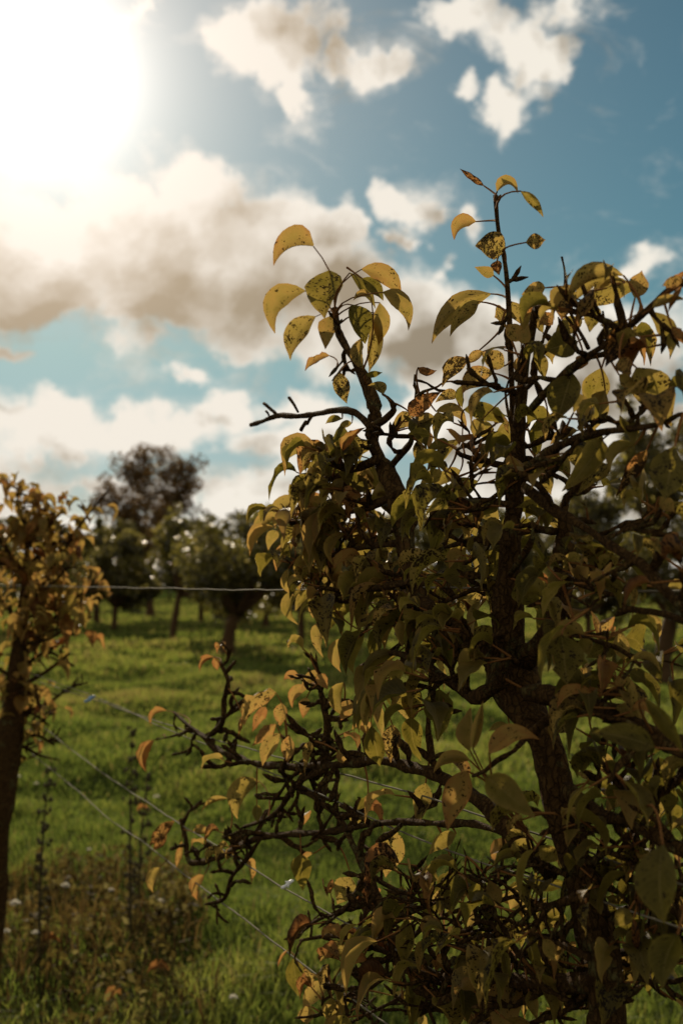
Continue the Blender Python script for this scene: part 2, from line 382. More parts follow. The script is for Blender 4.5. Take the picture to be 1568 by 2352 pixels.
def placed_leaf(vw, bx, by, tx, ty, bulge, wr, wl, ax, ay, age, blot=.35, dz=None):
    """a leaf measured from the photograph: stem end, tip, arch, visible width either side, twig it hangs from"""
    sc = VIEWS[vw][2]*.6272
    B = scr(vw, bx, by); T = scr(vw, tx, ty)
    if dz is None: dz = random.uniform(-.07, .06)
    d0 = row((B[0]+T[0])/2)+dz
    lpx = math.hypot(T[0]-B[0], T[1]-B[1]); L = lpx*d0/FPX
    tilt = random.uniform(-.35, .35)*L
    pb = at(B[0], B[1], d0-tilt/2); pt = at(T[0], T[1], d0+tilt/2)
    vdir = (CAM-pb).normalized()                    # from the leaf to the eye
    t = pt-pb; side = vdir.cross(t).normalized()*-1   # right-hand side when travelling from stem to tip in the picture
    mid = (pb+pt)/2 + side*(bulge*2*L) + vdir*random.uniform(-.2, .25)*L
    ctr = []
    for i in range(11):
        q = i/10; ctr.append(pb*(1-q)**2 + mid*2*q*(1-q) + pt*q*q)
    hw = max(abs(wr), abs(wl))*sc*d0/FPX
    hw = max(hw, .24*L)
    S, N = frames(ctr, vdir)
    for i in range(11):
        if S[i].dot(side) < 0: S[i] = -S[i]
        if N[i].dot(vdir) < 0: N[i] = -N[i]
    k = sc*d0/FPX/hw; sg = random.choice((1, 1, -1))
    a = math.acos(max(-1, min(1, wr*k)))*sg; b = (math.pi-math.acos(max(-1, min(1, wl*k))))
    b = b if sg > 0 else -b
    if ax is None: A = pb + (pb-ctr[2]).normalized()*.022 + Vector((0, .012, .006))
    else:
        Q = scr(vw, ax, ay); A = at(Q[0], Q[1], row(Q[0])+dz*.4)
    # the stalk ends on the nearest wood
    dd = np.linalg.norm(WOOD-np.array(A), axis=1); k = int(dd.argmin())
    if dd[k] > .004: A = Vector(WOOD[k]) if dd[k] < .11 else A
    return leaf_geo(ctr, S, N, hw, a, b, age, blot, A, wave=random.choice((.04, .06, .09, .16)))
def grown_leaf(A, dirv, age, blot, L=None, fold=None, pl=None):
    """a leaf grown from a twig: petiole outwards, blade bending down under its weight"""
    L = L or random.choice((random.uniform(.030, .045), random.uniform(.042, .066), random.uniform(.05, .07))); pl = pl or random.uniform(.014, .032)
    d = dirv.normalized(); B = A + d*pl + Vector((0, 0, -.15*pl))
    g = Vector((0, 0, -1)); k = random.uniform(.35, .95)
    ctr = [B + d*(L*q*(1-.35*q)) + g*(L*k*q*q) + d.cross(g)*(L*.1*q*q*random.uniform(-.4, .4)) for q in [i/10 for i in range(11)]]
    up = (Vector((0, 0, 1)) + d*.4 + Vector((random.uniform(-.7, .7), random.uniform(-.7, .7), random.uniform(-.3, .3)))).normalized()
    S, N = frames(ctr, up)
    fo = fold if fold is not None else R(random.uniform(8, 55))
    hw = L*random.uniform(.23, .38)
    return leaf_geo(ctr, S, N, hw, fo, math.pi-fo, age, blot, A, wave=random.choice((.05, .08, .12, .2))), (B+ctr[-1])/2, L
def px(p):
    q = Vector(p)-CAM; d = q.dot(FWD); return CW/2+q.dot(RT)/d*FPX, CH/2-q.dot(UP)/d*FPX, d

def spur(base, dirv, length, r, fork=True):
    """a gnarled fruiting spur: short kinked joints, ringed, with a bud at the end"""
    g = Geo(); p = Vector(base); d = dirv.normalized(); n = max(3, int(length/.0075)); pts = [(p.x, p.y, p.z, r*1.15)]; tips = []
    for i in range(n):
        d = (d + Vector((random.uniform(-.55, .55), random.uniform(-.55, .55), random.uniform(-.45, .5)))*.9).normalized()
        p = p + d*(length/n)
        pts.append((p.x, p.y, p.z, r*random.uniform(.65, 1.45)))
        if fork and i > 0 and random.random() < .5:
            g2, t2 = spur(p, (d + Vector((random.uniform(-1, 1), random.uniform(-1, 1), random.uniform(-.4, .9)))), length*random.uniform(.3, .6), r*.85, False)
            g.extend(g2); tips += t2
    e = p + d*.006; pts.append((e.x, e.y, e.z, r*1.1)); e = e + d*.007; pts.append((e.x, e.y, e.z, r*.18))
    v, f = tube(pts, 5, .2); g.add(v, f); tips.append((p, d)); return g, tips

# ================================================================== GROUND
def hgt(x, y):
    return (.05*np.sin(x*1.3+.4)*np.sin(y*.9+1.1) + .035*np.sin(x*2.9+y*1.7) + .03*np.sin(y*2.3-x*.8+2) + .02*np.sin(x*5.1+1)*np.sin(y*4.3))*np.clip((60-y)/35, .2, 1.0)*1.15
def ground():
    ys = np.concatenate([np.linspace(-3, 14, 110), np.linspace(14.4, 60, 90), np.geomspace(62, 1500, 24)])
    nx = 90; v = []; f = []
    for y in ys:
        half = max(9, abs(y)*1.1)
        xs = np.linspace(-half, half, nx)
        z = hgt(xs, np.full(nx, y))
        v += [(float(a), float(y), float(b)) for a, b in zip(xs, z)]
    for j in range(len(ys)-1):
        for i in range(nx-1):
            k = j*nx+i; f.append((k, k+1, k+nx+1, k+nx))
    g = Geo(); g.add(v, f)
    o = put('ground', g, [M_GROUND], org=(0, 0, 0)); tag(o, kind='structure')
ground()

def bulk(name, V, F4, F3, tone, material, kind=None, parent=None, org=(0, 0, 0)):
    """fast mesh from arrays; tone per vertex"""
    me = bpy.data.meshes.new(name); nv = len(V); nq = len(F4); nt = len(F3)
    me.vertices.add(nv); me.vertices.foreach_set('co', (V-np.array(org)).astype(np.float32).ravel())
    loops = np.concatenate([F4.ravel(), F3.ravel()]).astype(np.int32)
    me.loops.add(len(loops)); me.loops.foreach_set('vertex_index', loops)
    me.polygons.add(nq+nt)
    st = np.concatenate([np.arange(nq)*4, nq*4+np.arange(nt)*3]).astype(np.int32)
    me.polygons.foreach_set('loop_start', st)
    me.update(calc_edges=True)
    a = me.attributes.new('tone', 'FLOAT', 'POINT'); a.data.foreach_set('value', tone.astype(np.float32))
    me.materials.append(material); me.validate()
    o = bpy.data.objects.new(name, me); COL.objects.link(o); o.location = org; WORLD_LOC[o.name] = Vector(org)
    if parent is not None: o.parent = parent; o.location = Vector(org)-WORLD_LOC[parent.name]
    if kind: o['kind'] = kind
    return o
def blades(x, y, h, wd, tone, lean):
    n = len(x); z = hgt(x, y); az_ = rng.uniform(0, 2*np.pi, n); la = rng.uniform(0, 2*np.pi, n)
    dx, dy = np.cos(az_)*wd/2, np.sin(az_)*wd/2; lx, ly = np.cos(la)*lean*h, np.sin(la)*lean*h
    V = np.zeros((n, 5, 3))
    V[:, 0] = np.stack([x-dx, y-dy, z-.01], 1); V[:, 1] = np.stack([x+dx, y+dy, z-.01], 1)
    V[:, 2] = np.stack([x+dx*.8+lx*.35, y+dy*.8+ly*.35, z+h*.6], 1); V[:, 3] = np.stack([x-dx*.8+lx*.35, y-dy*.8+ly*.35, z+h*.6], 1)
    V[:, 4] = np.stack([x+lx, y+ly, z+h*(1-.35*lean)], 1)
    b = np.arange(n)[:, None]*5
    return V.reshape(-1, 3), b+np.array([[0, 1, 2, 3]]), b+np.array([[3, 2, 4]]), np.repeat(tone, 5)
def cnoise(x, y, s, ph):
    return (np.sin(x*s+ph)*np.sin(y*s*1.13+ph*2) + .6*np.sin(x*s*2.1-y*s*1.7+ph) + .4*np.sin(x*s*3.9+y*s*3.1+ph*3))/2
def wedge(n, y0, y1, p=1.0):
    y = y0*(y1/y0)**(rng.uniform(0, 1, n)**p); half = y*.30+1.1
    return rng.uniform(-1, 1, n)*half, y
def grass():
    parts = []
    for (n, y0, y1, hm, wd) in ((150000, 3.0, 9.0, .085, .0045), (120000, 8, 22, .085, .010), (90000, 20, 100, .11, .032)):
        x, y = wedge(n, y0, y1)
        c = cnoise(x, y, 2.1, .7)*.5 + cnoise(x, y, .8, 1.9)*.5 + cnoise(x, y, 5.3, 2.9)*.45
        h = hm*(.75+.85*np.clip(c, -.6, 1))*rng.uniform(.5, 1.35, n)
        t = np.clip(.48+.2*cnoise(x, y, .45, 3.1)+.3*c+rng.normal(0, .13, n), 0, .95)
        t = np.clip(t+np.clip((y-9)/60, 0, .2), 0, .97); t = np.where(rng.uniform(0, 1, n) < .03, 1.0, t)  # farther blades painted paler, standing in for sunlit grass
        weedy = (x < -.13*y+.06+.25*cnoise(x, y, 1.7, .2)) & (y < 6.6+.5*cnoise(x, y, 2.3, 1.2))
        t = np.where(weedy, np.clip(t-.12+rng.normal(0, .2, n), 0, 1), t)
        kp = ~weedy | (rng.uniform(0, 1, n) < .45); x, y, h, t = x[kp], y[kp], h[kp], t[kp]; n = len(x)
        parts.append(blades(x, y, h, wd*rng.uniform(.7, 1.3, n), t, rng.uniform(.15, .9, n)))
    off = 0; VV, Q, T3, tn = [], [], [], []
    for V, q, t3, t in parts: VV.append(V); Q.append(q+off); T3.append(t3+off); tn.append(t); off += len(V)
    o = bulk('grass', np.concatenate(VV), np.concatenate(Q), np.concatenate(T3), np.concatenate(tn), M_GRASS, 'stuff')
    tag(o, 'short green pasture grass covering the orchard floor', 'grass')
grass()
def dry_weeds():
    n = 4200
    x = rng.uniform(-2.4, -.05, n); y = rng.uniform(3.4, 6.5, n)
    keep = (x < -.13*y+.16) & (cnoise(x, y, 3.0, .5) > -.3); x, y = x[keep], y[keep]; n = len(x)
    V, q, t3, t = blades(x, y, rng.uniform(.05, .22, n)*(.7+.6*rng.uniform(0, 1, n)**3), rng.uniform(.004, .011, n), np.clip(rng.normal(.36, .26, n), 0, 1), rng.uniform(.1, .8, n))
    o = bulk('dry_weeds', V, q, t3, t, M_DRY, 'stuff')
    tag(o, 'brown withered weeds and dead stalks under the pear row', 'weeds')
    cl = []
    for k in range(150):
        y_ = random.uniform(3.6, 6.6); x_ = -.13*y_+.1-abs(random.gauss(0, .55)); z_ = float(hgt(np.array([x_]), np.array([y_]))[0])
        cl.append((x_, y_, z_+random.uniform(.02, .10), random.uniform(.04, .13)))
    V, Q, tone = crown_arrays(cl, 4200, .036)
    o = bulk('ground_leaves', V, Q, np.zeros((0, 3), int), tone*.8, M_CREEP, 'stuff'); tag(o, 'small broad leaved weeds creeping over the bare strip', 'weeds')

# ================================================================== BACKGROUND ORCHARD
def crown_arrays(clumps, n, size):
    """leaf-sized bent quads gathered about clump centres"""
    c = np.array([k[:3] for k in clumps]); r = np.array([k[3] for k in clumps]); wgt = r**2/np.sum(r**2)
    i = rng.choice(len(clumps), n, p=wgt)
    d = rng.normal(0, 1, (n, 3)); d /= np.linalg.norm(d, axis=1)[:, None]
    p = c[i] + d*(r[i]*rng.uniform(.15, 1, n)**.45)[:, None]*np.array([1, 1, .85])
    a = rng.normal(0, 1, (n, 3)); a[:, 2] -= .5; a /= np.linalg.norm(a, axis=1)[:, None]
    b = np.cross(a, rng.normal(0, 1, (n, 3))); b /= np.linalg.norm(b, axis=1)[:, None]
    nn = np.cross(a, b); s = size*rng.uniform(.6, 1.3, n)[:, None]
    V = np.stack([p-a*s*.5, p+b*s*.3+nn*s*.1, p+a*s*.5, p-b*s*.3+nn*s*.1], 1).reshape(-1, 3)
    Q = np.arange(n)[:, None]*4+np.array([[0, 1, 2, 3]])
    tone = np.repeat(np.clip(rng.normal(.46, .27, n)+rng.normal(0, .12, len(clumps))[i], 0, 1), 4)
    return V, Q, tone
def orchard_tree(x, y, D, top, halfw, low, n, size, label, group, material=None, trunk_px=18, shoots=6, lean=0, name='apple_tree', sparse=.8, dome=9):
    """x: trunk; y: ground line; top, low: upper and lower edge of the crown; halfw: its half width, in view pixels at depth D"""
    base = at(x, y, D); base = Vector((base.x, base.y, float(hgt(np.array([base.x]), np.array([base.y]))[0])-.02))
    k = D/FPX; H = at(x, top, D).z; lo = at(x, low, D).z; hw = halfw*k
    e = empty(name, base); tag(e, label, 'tree', group)
    tr = trunk_px*k/2; cx = base.x+lean
    g = Geo()
    fork = Vector((base.x+lean*.4, base.y, lo*.75+.12*H))
    v, f = tube(catmull([(base.x, base.y, base.z-.05, tr*1.35), (base.x+random.uniform(-.04, .04), base.y, base.z+.25, tr), (fork.x, fork.y, fork.z, tr*.85)], .12), 8, .1); g.add(v, f)
    put('trunk', g, [M_BARKFAR], e)
    clumps = []; gl = Geo(); ends = []
    for i in range(9):
        a = i*2.4+random.uniform(-.4, .4); rr = hw*random.uniform(.45, .95); hh = lo+(H-lo)*random.uniform(.12, .85)
        end = Vector((cx+math.cos(a)*rr, base.y+math.sin(a)*rr, hh))
        m1 = fork.lerp(end, .5)+Vector((0, 0, -.08*H+.1)); ends.append(end)
        v, f = tube(catmull([(fork.x, fork.y, fork.z-.1, tr*.6), (m1.x, m1.y, m1.z, tr*.38), (end.x, end.y, end.z, tr*.14)], .2), 5, .12); gl.add(v, f)
        for q in range(4):
            c = m1.lerp(end, random.uniform(.35, 1.15))+Vector((random.gauss(0, .13), random.gauss(0, .13), random.gauss(0, .1)))*hw
            if c.z < lo+.05: c.z = lo+random.uniform(.05, .2)
            clumps.append((c.x, c.y, min(c.z, H-.2*hw), hw*random.uniform(.26, .5)*sparse))
    for i in range(dome):
        a = random.uniform(0, 6.28); u = random.uniform(-.55, .95); rr = math.sqrt(1-u*u)*random.uniform(.55, .92)
        clumps.append((cx+math.cos(a)*rr*hw, base.y+math.sin(a)*rr*hw, lo+(H-lo)*(.5+.43*u), hw*random.uniform(.14, .27)))
    for i in range(6): clumps.append((cx+random.gauss(0, .3)*hw, base.y+random.gauss(0, .3)*hw, H-(H-lo)*random.uniform(.16, .3), hw*random.uniform(.22, .36)*sparse))
    for i in range(shoots):                                            # upright water shoots above the crown
        a = random.uniform(0, 6.28); rr = hw*random.uniform(.1, .85)
        s = random.choice(ends); L = max(.1*(H-lo), min((H-lo)*random.uniform(.25, .5), H*1.06-s.z))
        t = s+Vector((random.uniform(-.12, .12)*L, 0, L))
        v, f = tube(catmull([(s.x, s.y, s.z, .012), ((s.x+t.x)/2, s.y, (s.z+t.z)/2, .009), (t.x, t.y, t.z, .004)], .3), 4, .05); gl.add(v, f)
        for q in range(4): c = s.lerp(t, .2+.22*q); clumps.append((c.x, c.y, c.z, .09+.015*D/20))
    put('limbs', gl, [M_BARKFAR], e)
    V, Q, tone = crown_arrays(clumps, int(n*2.6), size*1.16)
    bulk('crown', V, Q, np.zeros((0, 3), int), tone, material or M_FOL, None, e, tuple(base))
    return e
dry_weeds()
def gy(D): return 1335+1.4*FPX/D
G = 'trees standing across the orchard field'
def T(x, D, top, halfw, low, n, size, label, **kw): orchard_tree(x, gy(D), D, top, halfw, low, n, size, label, G, **kw)
T(525, 25.2, 1150, 172, 1420, 5200, .085, 'dark bushy apple tree with a thick trunk, left of the spotted pear', trunk_px=30, lean=.35)
T(398, 31.8, 1165, 92, 1372, 2600, .10, 'pale slim trunked apple tree just right of the tall tree', trunk_px=16, lean=.35)
T(345, 53, 1020, 134, 1275, 5200, .115, 'tall brown round headed tree rising above the orchard', material=M_FOLBROWN, trunk_px=19, shoots=0, name='tall_tree', sparse=.45, dome=60)
T(288, 66, 1195, 75, 1350, 1800, .16, 'small green tree below the tall tree on its left', trunk_px=11)
T(222, 45, 1200, 85, 1396, 2600, .14, 'dark low tree beside the yellow pear, left of the tall tree', trunk_px=16)
T(462, 46, 1195, 90, 1400, 2400, .14, 'grey green apple tree in the gap between the two nearest trunks', trunk_px=12, shoots=9)
T(610, 40, 1160, 110, 1400, 2800, .13, 'apple tree with upright shoots behind the dark bushy one', trunk_px=14, shoots=10)
T(690, 30.5, 1150, 105, 1415, 3900, .10, 'apple tree half hidden behind the left edge of the spotted pear', trunk_px=17)
T(840, 36, 1190, 95, 1390, 3000, .12, 'apple tree seen through the middle of the spotted pear', trunk_px=15)
T(1010, 30, 1150, 110, 1380, 3600, .10, 'apple tree behind the left stem of the spotted pear', trunk_px=17)
T(1180, 33, 1150, 110, 1390, 3200, .11, 'apple tree behind the knuckle of the spotted pear trunk', trunk_px=17)
T(1350, 25, 1110, 130, 1420, 4600, .085, 'apple tree behind the right stems of the spotted pear', trunk_px=20)
T(1525, 18.2, 900, 210, 1450, 9000, .075, 'largest dark apple tree at the right edge with high top shoots', trunk_px=38, shoots=12, lean=.3)
T(1760, 21, 1050, 170, 1440, 5000, .085, 'apple tree just beyond the right edge of the orchard view', trunk_px=28)
T(90, 40, 1190, 90, 1385, 3000, .13, 'green tree directly behind the yellow pear', trunk_px=14)
T(262, 38, 1210, 88, 1405, 3000, .125, 'low dark apple tree at the foot of the tall tree', trunk_px=14, lean=.1)
T(560, 48, 1215, 110, 1405, 3200, .15, 'farther apple tree filling the gap behind the dark bushy one', trunk_px=12)
T(-90, 34, 1180, 110, 1390, 3200, .12, 'green tree past the left edge beyond the yellow pear', trunk_px=18)
def hedge():
    e = empty('hedgerow', (0, 92, 0)); tag(e, 'long dark hedgerow closing the far side of the orchard', 'hedge')
    cl = []
    for i in range(260):
        x = -55+110*i/259+random.uniform(-.3, .3); cl.append((x, 92+random.uniform(-1, 1), random.uniform(.4, 3.0), random.uniform(.5, 1.1)))
        if random.random() < .5: cl.append((x, 92, random.uniform(2.8, 4.2), random.uniform(.5, .9)))
    V, Q, tone = crown_arrays(cl, 52000, .36)
    bulk('foliage', V, Q, np.zeros((0, 3), int), tone*.3, M_FOL, 'stuff', e, (0, 92, 0))
    g = Geo()
    for i in range(80):
        x = -55+110*i/79
        v, f = tube([(x, 92, -.1, .09), (x+random.uniform(-.2, .2), 92, 1.0, .06), (x+random.uniform(-.5, .5), 92, 2.4, .02)], 5, .1); g.add(v, f)
    o = put('stems', g, [M_BARKFAR], e); o['kind'] = 'stuff'
hedge()

# ================================================================== THE SPOTTED PEAR
root = at(1395, 2352, 1.30); root = Vector((root.x, root.y, 0.0))
pear = empty('pear_tree', root)
tag(pear, 'large spotted pear tree with yellowing black flecked leaves filling the right side', 'tree', 'pear trees trained along the wires')
SPURTIPS = []; BRPTS = []
def branch(pts, name='branch', spurs=0, leaf=0.0, slen=(.02, .05), sr=.0026, age=.35, dz=0, lump=.19, sides=9, blot=.35, start=.15):
    """pts: x, y, width in view pixels [, depth offset]; spurs: how many; leaf: leaves per spur"""
    c = []
    for p in pts:
        d = row(p[0])+dz+(p[3] if len(p) > 3 else 0); q = at(p[0], p[1], d)
        c.append((q.x, q.y, q.z, p[2]/2*d/FPX))
    cv = catmull(c, .010); BRPTS.extend([p[:3] for p in cv]); g = Geo(); v, f = tube(cv, sides, lump); g.add(v, f)
    b = put(name, g, [M_BARK], pear)
    for i in range(spurs):
        k = min(len(cv)-2, int(len(cv)*(start+(1-start)*(i+random.random())/spurs)))
        p = Vector(cv[k][:3]); t = (Vector(cv[k+1][:3])-Vector(cv[max(k-1, 0)][:3])).normalized()
        d = Vector((random.uniform(-1, 1), random.uniform(-1, 1), random.uniform(-.5, 1.1))); d = (d-t*d.dot(t)*.7).normalized()
        sg, tips = spur(p+d*cv[k][3]*.7, d, random.uniform(*slen), min(sr, cv[k][3]*.8), random.random() < .75)
        put('spur', sg, [M_BARK], b)
        for tp in tips: SPURTIPS.append((tp[0], tp[1], leaf, age, blot))
    return b
# trunk down to the ground, with the old pruning knuckle
tp = [(1168,1495,95),(1178,1560,118),(1205,1625,100),(1245,1690,80),(1272,1780,74),(1290,1870,72),(1315,1960,70),(1346,2061,72),(1370,2180,80),(1392,2330,88)]
cc = []
for (x, y, wd) in tp:
    d = row(x)+.02; q = at(x, y, d); cc.append((q.x, q.y, q.z, wd/2*d/FPX))
cc.append((root.x, root.y, .25, .026)); cc.append((root.x+.01, root.y, -.05, .034))
g = Geo(); v, f = tube(catmull(cc, .010), 16, .11, True, .6); g.add(v, f); put('trunk', g, [M_BARK], pear)
# standing stems
branch([(1155,1530,70),(1080,1468,52),(985,1400,46),(945,1320,44),(926,1215,46),(905,1120,46),(868,1050,36),(854,1000,32),(862,953,30),(849,902,27),(830,857,24),(801,809,19),(776,758,15),(769,707,12)], 'stem', 6, .15, dz=.02, start=.3)
branch([(1168,1510,80),(1165,1400,58),(1171,1286,52),(1180,1150,46),(1189,1025,34),(1201,865,24),(1222,750,19),(1235,685,16)], 'stem', 8, .25)
branch([(1183,1060,20),(1177,945,15),(1171,805,13),(1167,697,13),(1159,605,11),(1145,537,10),(1139,481,9),(1137,449,10)], 'stem', 4, .2, slen=(.008, .02), lump=.08, start=.3)
branch([(1205,1515,60),(1255,1460,46),(1283,1400,44),(1293,1343,44),(1297,1223,40),(1293,1165,26),(1313,1129,18),(1341,1105,12)], 'stem', 6, 1, dz=.03)
# upper limbs
branch([(855,985,17),(814,947,16),(769,943,14),(731,950,13),(686,956,13),(638,955,12),(600,969,11),(576,976,9)], slen=(.02, .03), spurs=0, lump=.13)
for q in ([(638,955,8),(606,926,6)], [(684,946,8),(664,913,7)], [(716,955,8),(702,970,8),(691,988,9)], [(618,957,6),(611,944,5)]):
    branch([q[0], ((q[0][0]+q[-1][0])/2+2, (q[0][1]+q[-1][1])/2+1, q[0][2])]+q[1:], 'twig', lump=.2)
branch([(862,975,20),(882,965,15),(900,948,14),(904,934,13),(892,915,9),(878,905,7)], 'twig')
branch([(885,1085,16),(915,1050,14),(942,1017,13),(948,985,12),(957,900,11),(951,885,9),(953,860,6)], 'branch', 3, .8, dz=.03)
branch([(957,912,9),(972,900,8),(1003,889,5)], 'twig')
branch([(1213,945,20),(1281,873,17),(1361,809,17),(1413,777,16),(1489,709,15),(1521,677,9)], spurs=9, leaf=.6, dz=-.02)
branch([(1209,1077,24),(1281,1025,21),(1365,997,18),(1441,985,15),(1501,977,12),(1568,950,8)], spurs=8, leaf=.9, dz=-.03)
branch([(1205,1120,24),(1281,1177,23),(1341,1210,23),(1401,1253,22),(1473,1295,23),(1505,1335,22),(1575,1405,22)], spurs=7, leaf=.9, dz=-.06)
branch([(1168,1073,16),(1113,1057,13),(1073,1025,11),(1049,1033,8)], spurs=5, leaf=.7)
branch([(1291,700,5),(1297,660,7),(1296,622,6),(1289,590,6)], 'twig', lump=.2)
branch([(1297,660,7),(1310,720,8),(1350,800,10)], 'twig')
branch([(1395,800,9),(1390,760,10),(1383,715,6)], 'twig', dz=-.02)
branch([(1183,1020,9),(1160,900,5),(1190,845,4),(1205,820,4)], 'twig', dz=-.04)
branch([(1170,1320,12),(1205,1270,14),(1222,1235,13),(1222,1195,6)], 'twig', dz=-.05, lump=.25)
# limbs of the leafy left side
for k_, q in enumerate(([(864,1055,20),(800,1085,14),(740,1105,11),(700,1140,8)], [(912,1135,20),(830,1170,15),(740,1185,12),(675,1225,8)], [(932,1245,18),(850,1255,14),(765,1275,11),(700,1325,8)],
          [(946,1335,17),(865,1350,14),(775,1365,11),(715,1400,8)], [(1090,1470,22),(1000,1425,16),(910,1410,12),(830,1425,8)])):
    branch(q, spurs=10, leaf=1.9, age=.33, slen=(.015, .04), dz=.02*(k_ % 3)-.02)
branch([(1160,1560,36),(1095,1600,32),(1050,1580,24),(980,1530,18),(900,1500,14),(830,1530,9)], spurs=10, leaf=1.7, age=.22, dz=-.03)
for k_, q in enumerate(([(1178,1160,16),(1105,1150,12),(1020,1155,9)], [(1172,1250,16),(1095,1240,12),(1010,1260,9)], [(1166,1345,16),(1090,1355,12),(1015,1385,9)], [(1160,1450,16),(1095,1490,12),(1050,1560,8)],
          [(1290,1320,16),(1350,1350,12),(1420,1370,8)], [(1265,1445,18),(1340,1465,13),(1420,1490,10),(1470,1530,7)])):
    branch(q, spurs=8, leaf=1.5, age=.2, slen=(.015, .035), dz=.03*(k_ % 3)-.05)
# right limb and the near twig that carries the blurred cluster
branch([(1215,1590,48),(1301,1605,46),(1401,1640,44),(1501,1690,42),(1580,1722,40)], spurs=9, leaf=1.6, age=.18, dz=-.02)
branch([(1305,1622,20,-.05),(1221,1679,16,-.13),(1181,1723,13,-.2),(1141,1747,14,-.22),(1113,1771,12,-.23),(1085,1782,9,-.23)], 'branch', dz=0)
branch([(1575,1428,15),(1521,1409,15),(1473,1403,15),(1437,1399,20),(1413,1413,10)], 'twig', dz=-.03, lump=.15)
branch([(1437,1399,11),(1428,1387,6)], 'twig', dz=-.03)
branch([(1300,1815,36),(1375,1870,32),(1440,1890,30),(1580,1960,28)], spurs=11, leaf=1.4, age=.12, dz=.0)
branch([(1330,2230,30),(1420,2190,22),(1500,2180,16),(1580,2170,12)], spurs=10, leaf=1.4, age=.12, dz=.08)
branch([(1320,1960,24),(1400,2010,18),(1480,2020,14),(1580,2030,12)], spurs=10, leaf=1.4, age=.12, dz=.06)
branch([(1350,1985,16),(1400,1950,12),(1440,1915,8)], 'twig', spurs=3, leaf=.7)
branch([(1362,2140,26),(1440,2090,20),(1520,2070,16),(1590,2040,14)], spurs=10, leaf=1.4, age=.15, dz=.04)
# lower left limbs, bare and gnarled
LOW = dict(sr=.0035, slen=(.014, .05), age=.6, lump=.2)
branch([(1262,2010,46),(1175,1917,40),(1103,1840,36),(1007,1783,30),(941,1762,25),(867,1747,22),(779,1756,19),(713,1760,17),(612,1758,15),(537,1738,14),(489,1716,15),(471,1694,12),(440,1672,9),(400,1637,5)], spurs=26, leaf=.16, **LOW)
branch([(440,1675,6),(400,1690,5),(358,1699,3)], 'twig', dz=-.01)
branch([(475,1696,10),(511,1659,13),(515,1606,13),(524,1566,11),(506,1522,7)], spurs=8, leaf=.1, **LOW)
branch([(744,1758,20),(750,1672,17),(742,1610,12),(731,1571,6)], spurs=14, leaf=.35, **LOW)
branch([(1165,1918,17),(1084,1892,17),(1010,1892,16),(941,1888,16),(858,1892,14),(757,1910,14),(612,1921,14),(559,1940,13),(497,1971,13),(436,1980,13),(427,1927,12),(416,1883,10)], spurs=24, leaf=.2, **LOW)
branch([(1372,2255,50),(1250,2262,36),(1130,2246,30),(1027,2248,26),(960,2234,25),(911,2200,24),(885,2112,23),(841,2002,20),(810,1940,15),(779,1880,12),(720,1830,12),(682,1800,14),(735,1766,12)], spurs=38, leaf=.25, **LOW)
branch([(748,1768,14),(682,1800,14),(647,1852,11),(616,1879,9),(560,1900,7)], spurs=9, leaf=.1, **LOW)
branch([(600,1925,12),(565,1975,10),(532,2015,10),(515,2064,9),(471,2077,6)], spurs=9, leaf=.1, **LOW)
branch([(841,2005,13),(790,2090,10),(735,2110,9),(690,2140,7)], spurs=8, leaf=.15, **LOW)
branch([(905,2195,15),(830,2165,12),(760,2150,9),(690,2160,7)], spurs=9, leaf=.35, **LOW)
branch([(930,2215,14),(860,2260,12),(790,2290,10),(740,2330,9)], spurs=16, leaf=.4, **LOW)
branch([(1270,2262,20),(1170,2310,16),(1060,2300,12),(960,2330,10)], spurs=16, leaf=.55, **LOW)
branch([(1240,2260,18),(1190,2190,14),(1130,2120,11),(1090,2080,8)], spurs=13, leaf=.7, sr=.003, age=.22)
branch([(1330,2060,20),(1250,2080,15),(1180,2060,11),(1100,2090,8)], spurs=12, leaf=.8, sr=.003, age=.2, dz=-.04)
for q in ([(905,2195,12),(960,2140,10),(1010,2110,8),(1060,2120,6)], [(1130,2246,14),(1090,2190,10),(1020,2170,8),(960,2180,6)], [(1250,2262,14),(1200,2225,10),(1140,2215,8),(1090,2225,5)],
          [(1300,2010,16),(1240,1985,11),(1190,2000,8),(1140,2040,6)], [(1027,2248,12),(1000,2300,9),(930,2330,7)], [(1350,2200,18),(1290,2170,12),(1240,2150,9),(1180,2140,6)], [(960,2234,12),(920,2290,9),(840,2330,7),(790,2360,5)],
          [(841,2002,11),(900,2040,9),(960,2050,7),(1010,2030,5)], [(885,2112,11),(960,2090,9),(1030,2060,6)], [(1372,2255,20),(1300,2320,14),(1220,2350,10)]):
    branch(q, 'twig', spurs=10, leaf=.3, age=random.uniform(.15, .5), dz=random.uniform(-.05, .06), sr=.003, slen=(.012, .045), lump=.2)
branch([(1000,1430,14),(985,1600,9),(985,1700,14),(1000,1775,14)], 'twig', dz=.05, lump=.2)

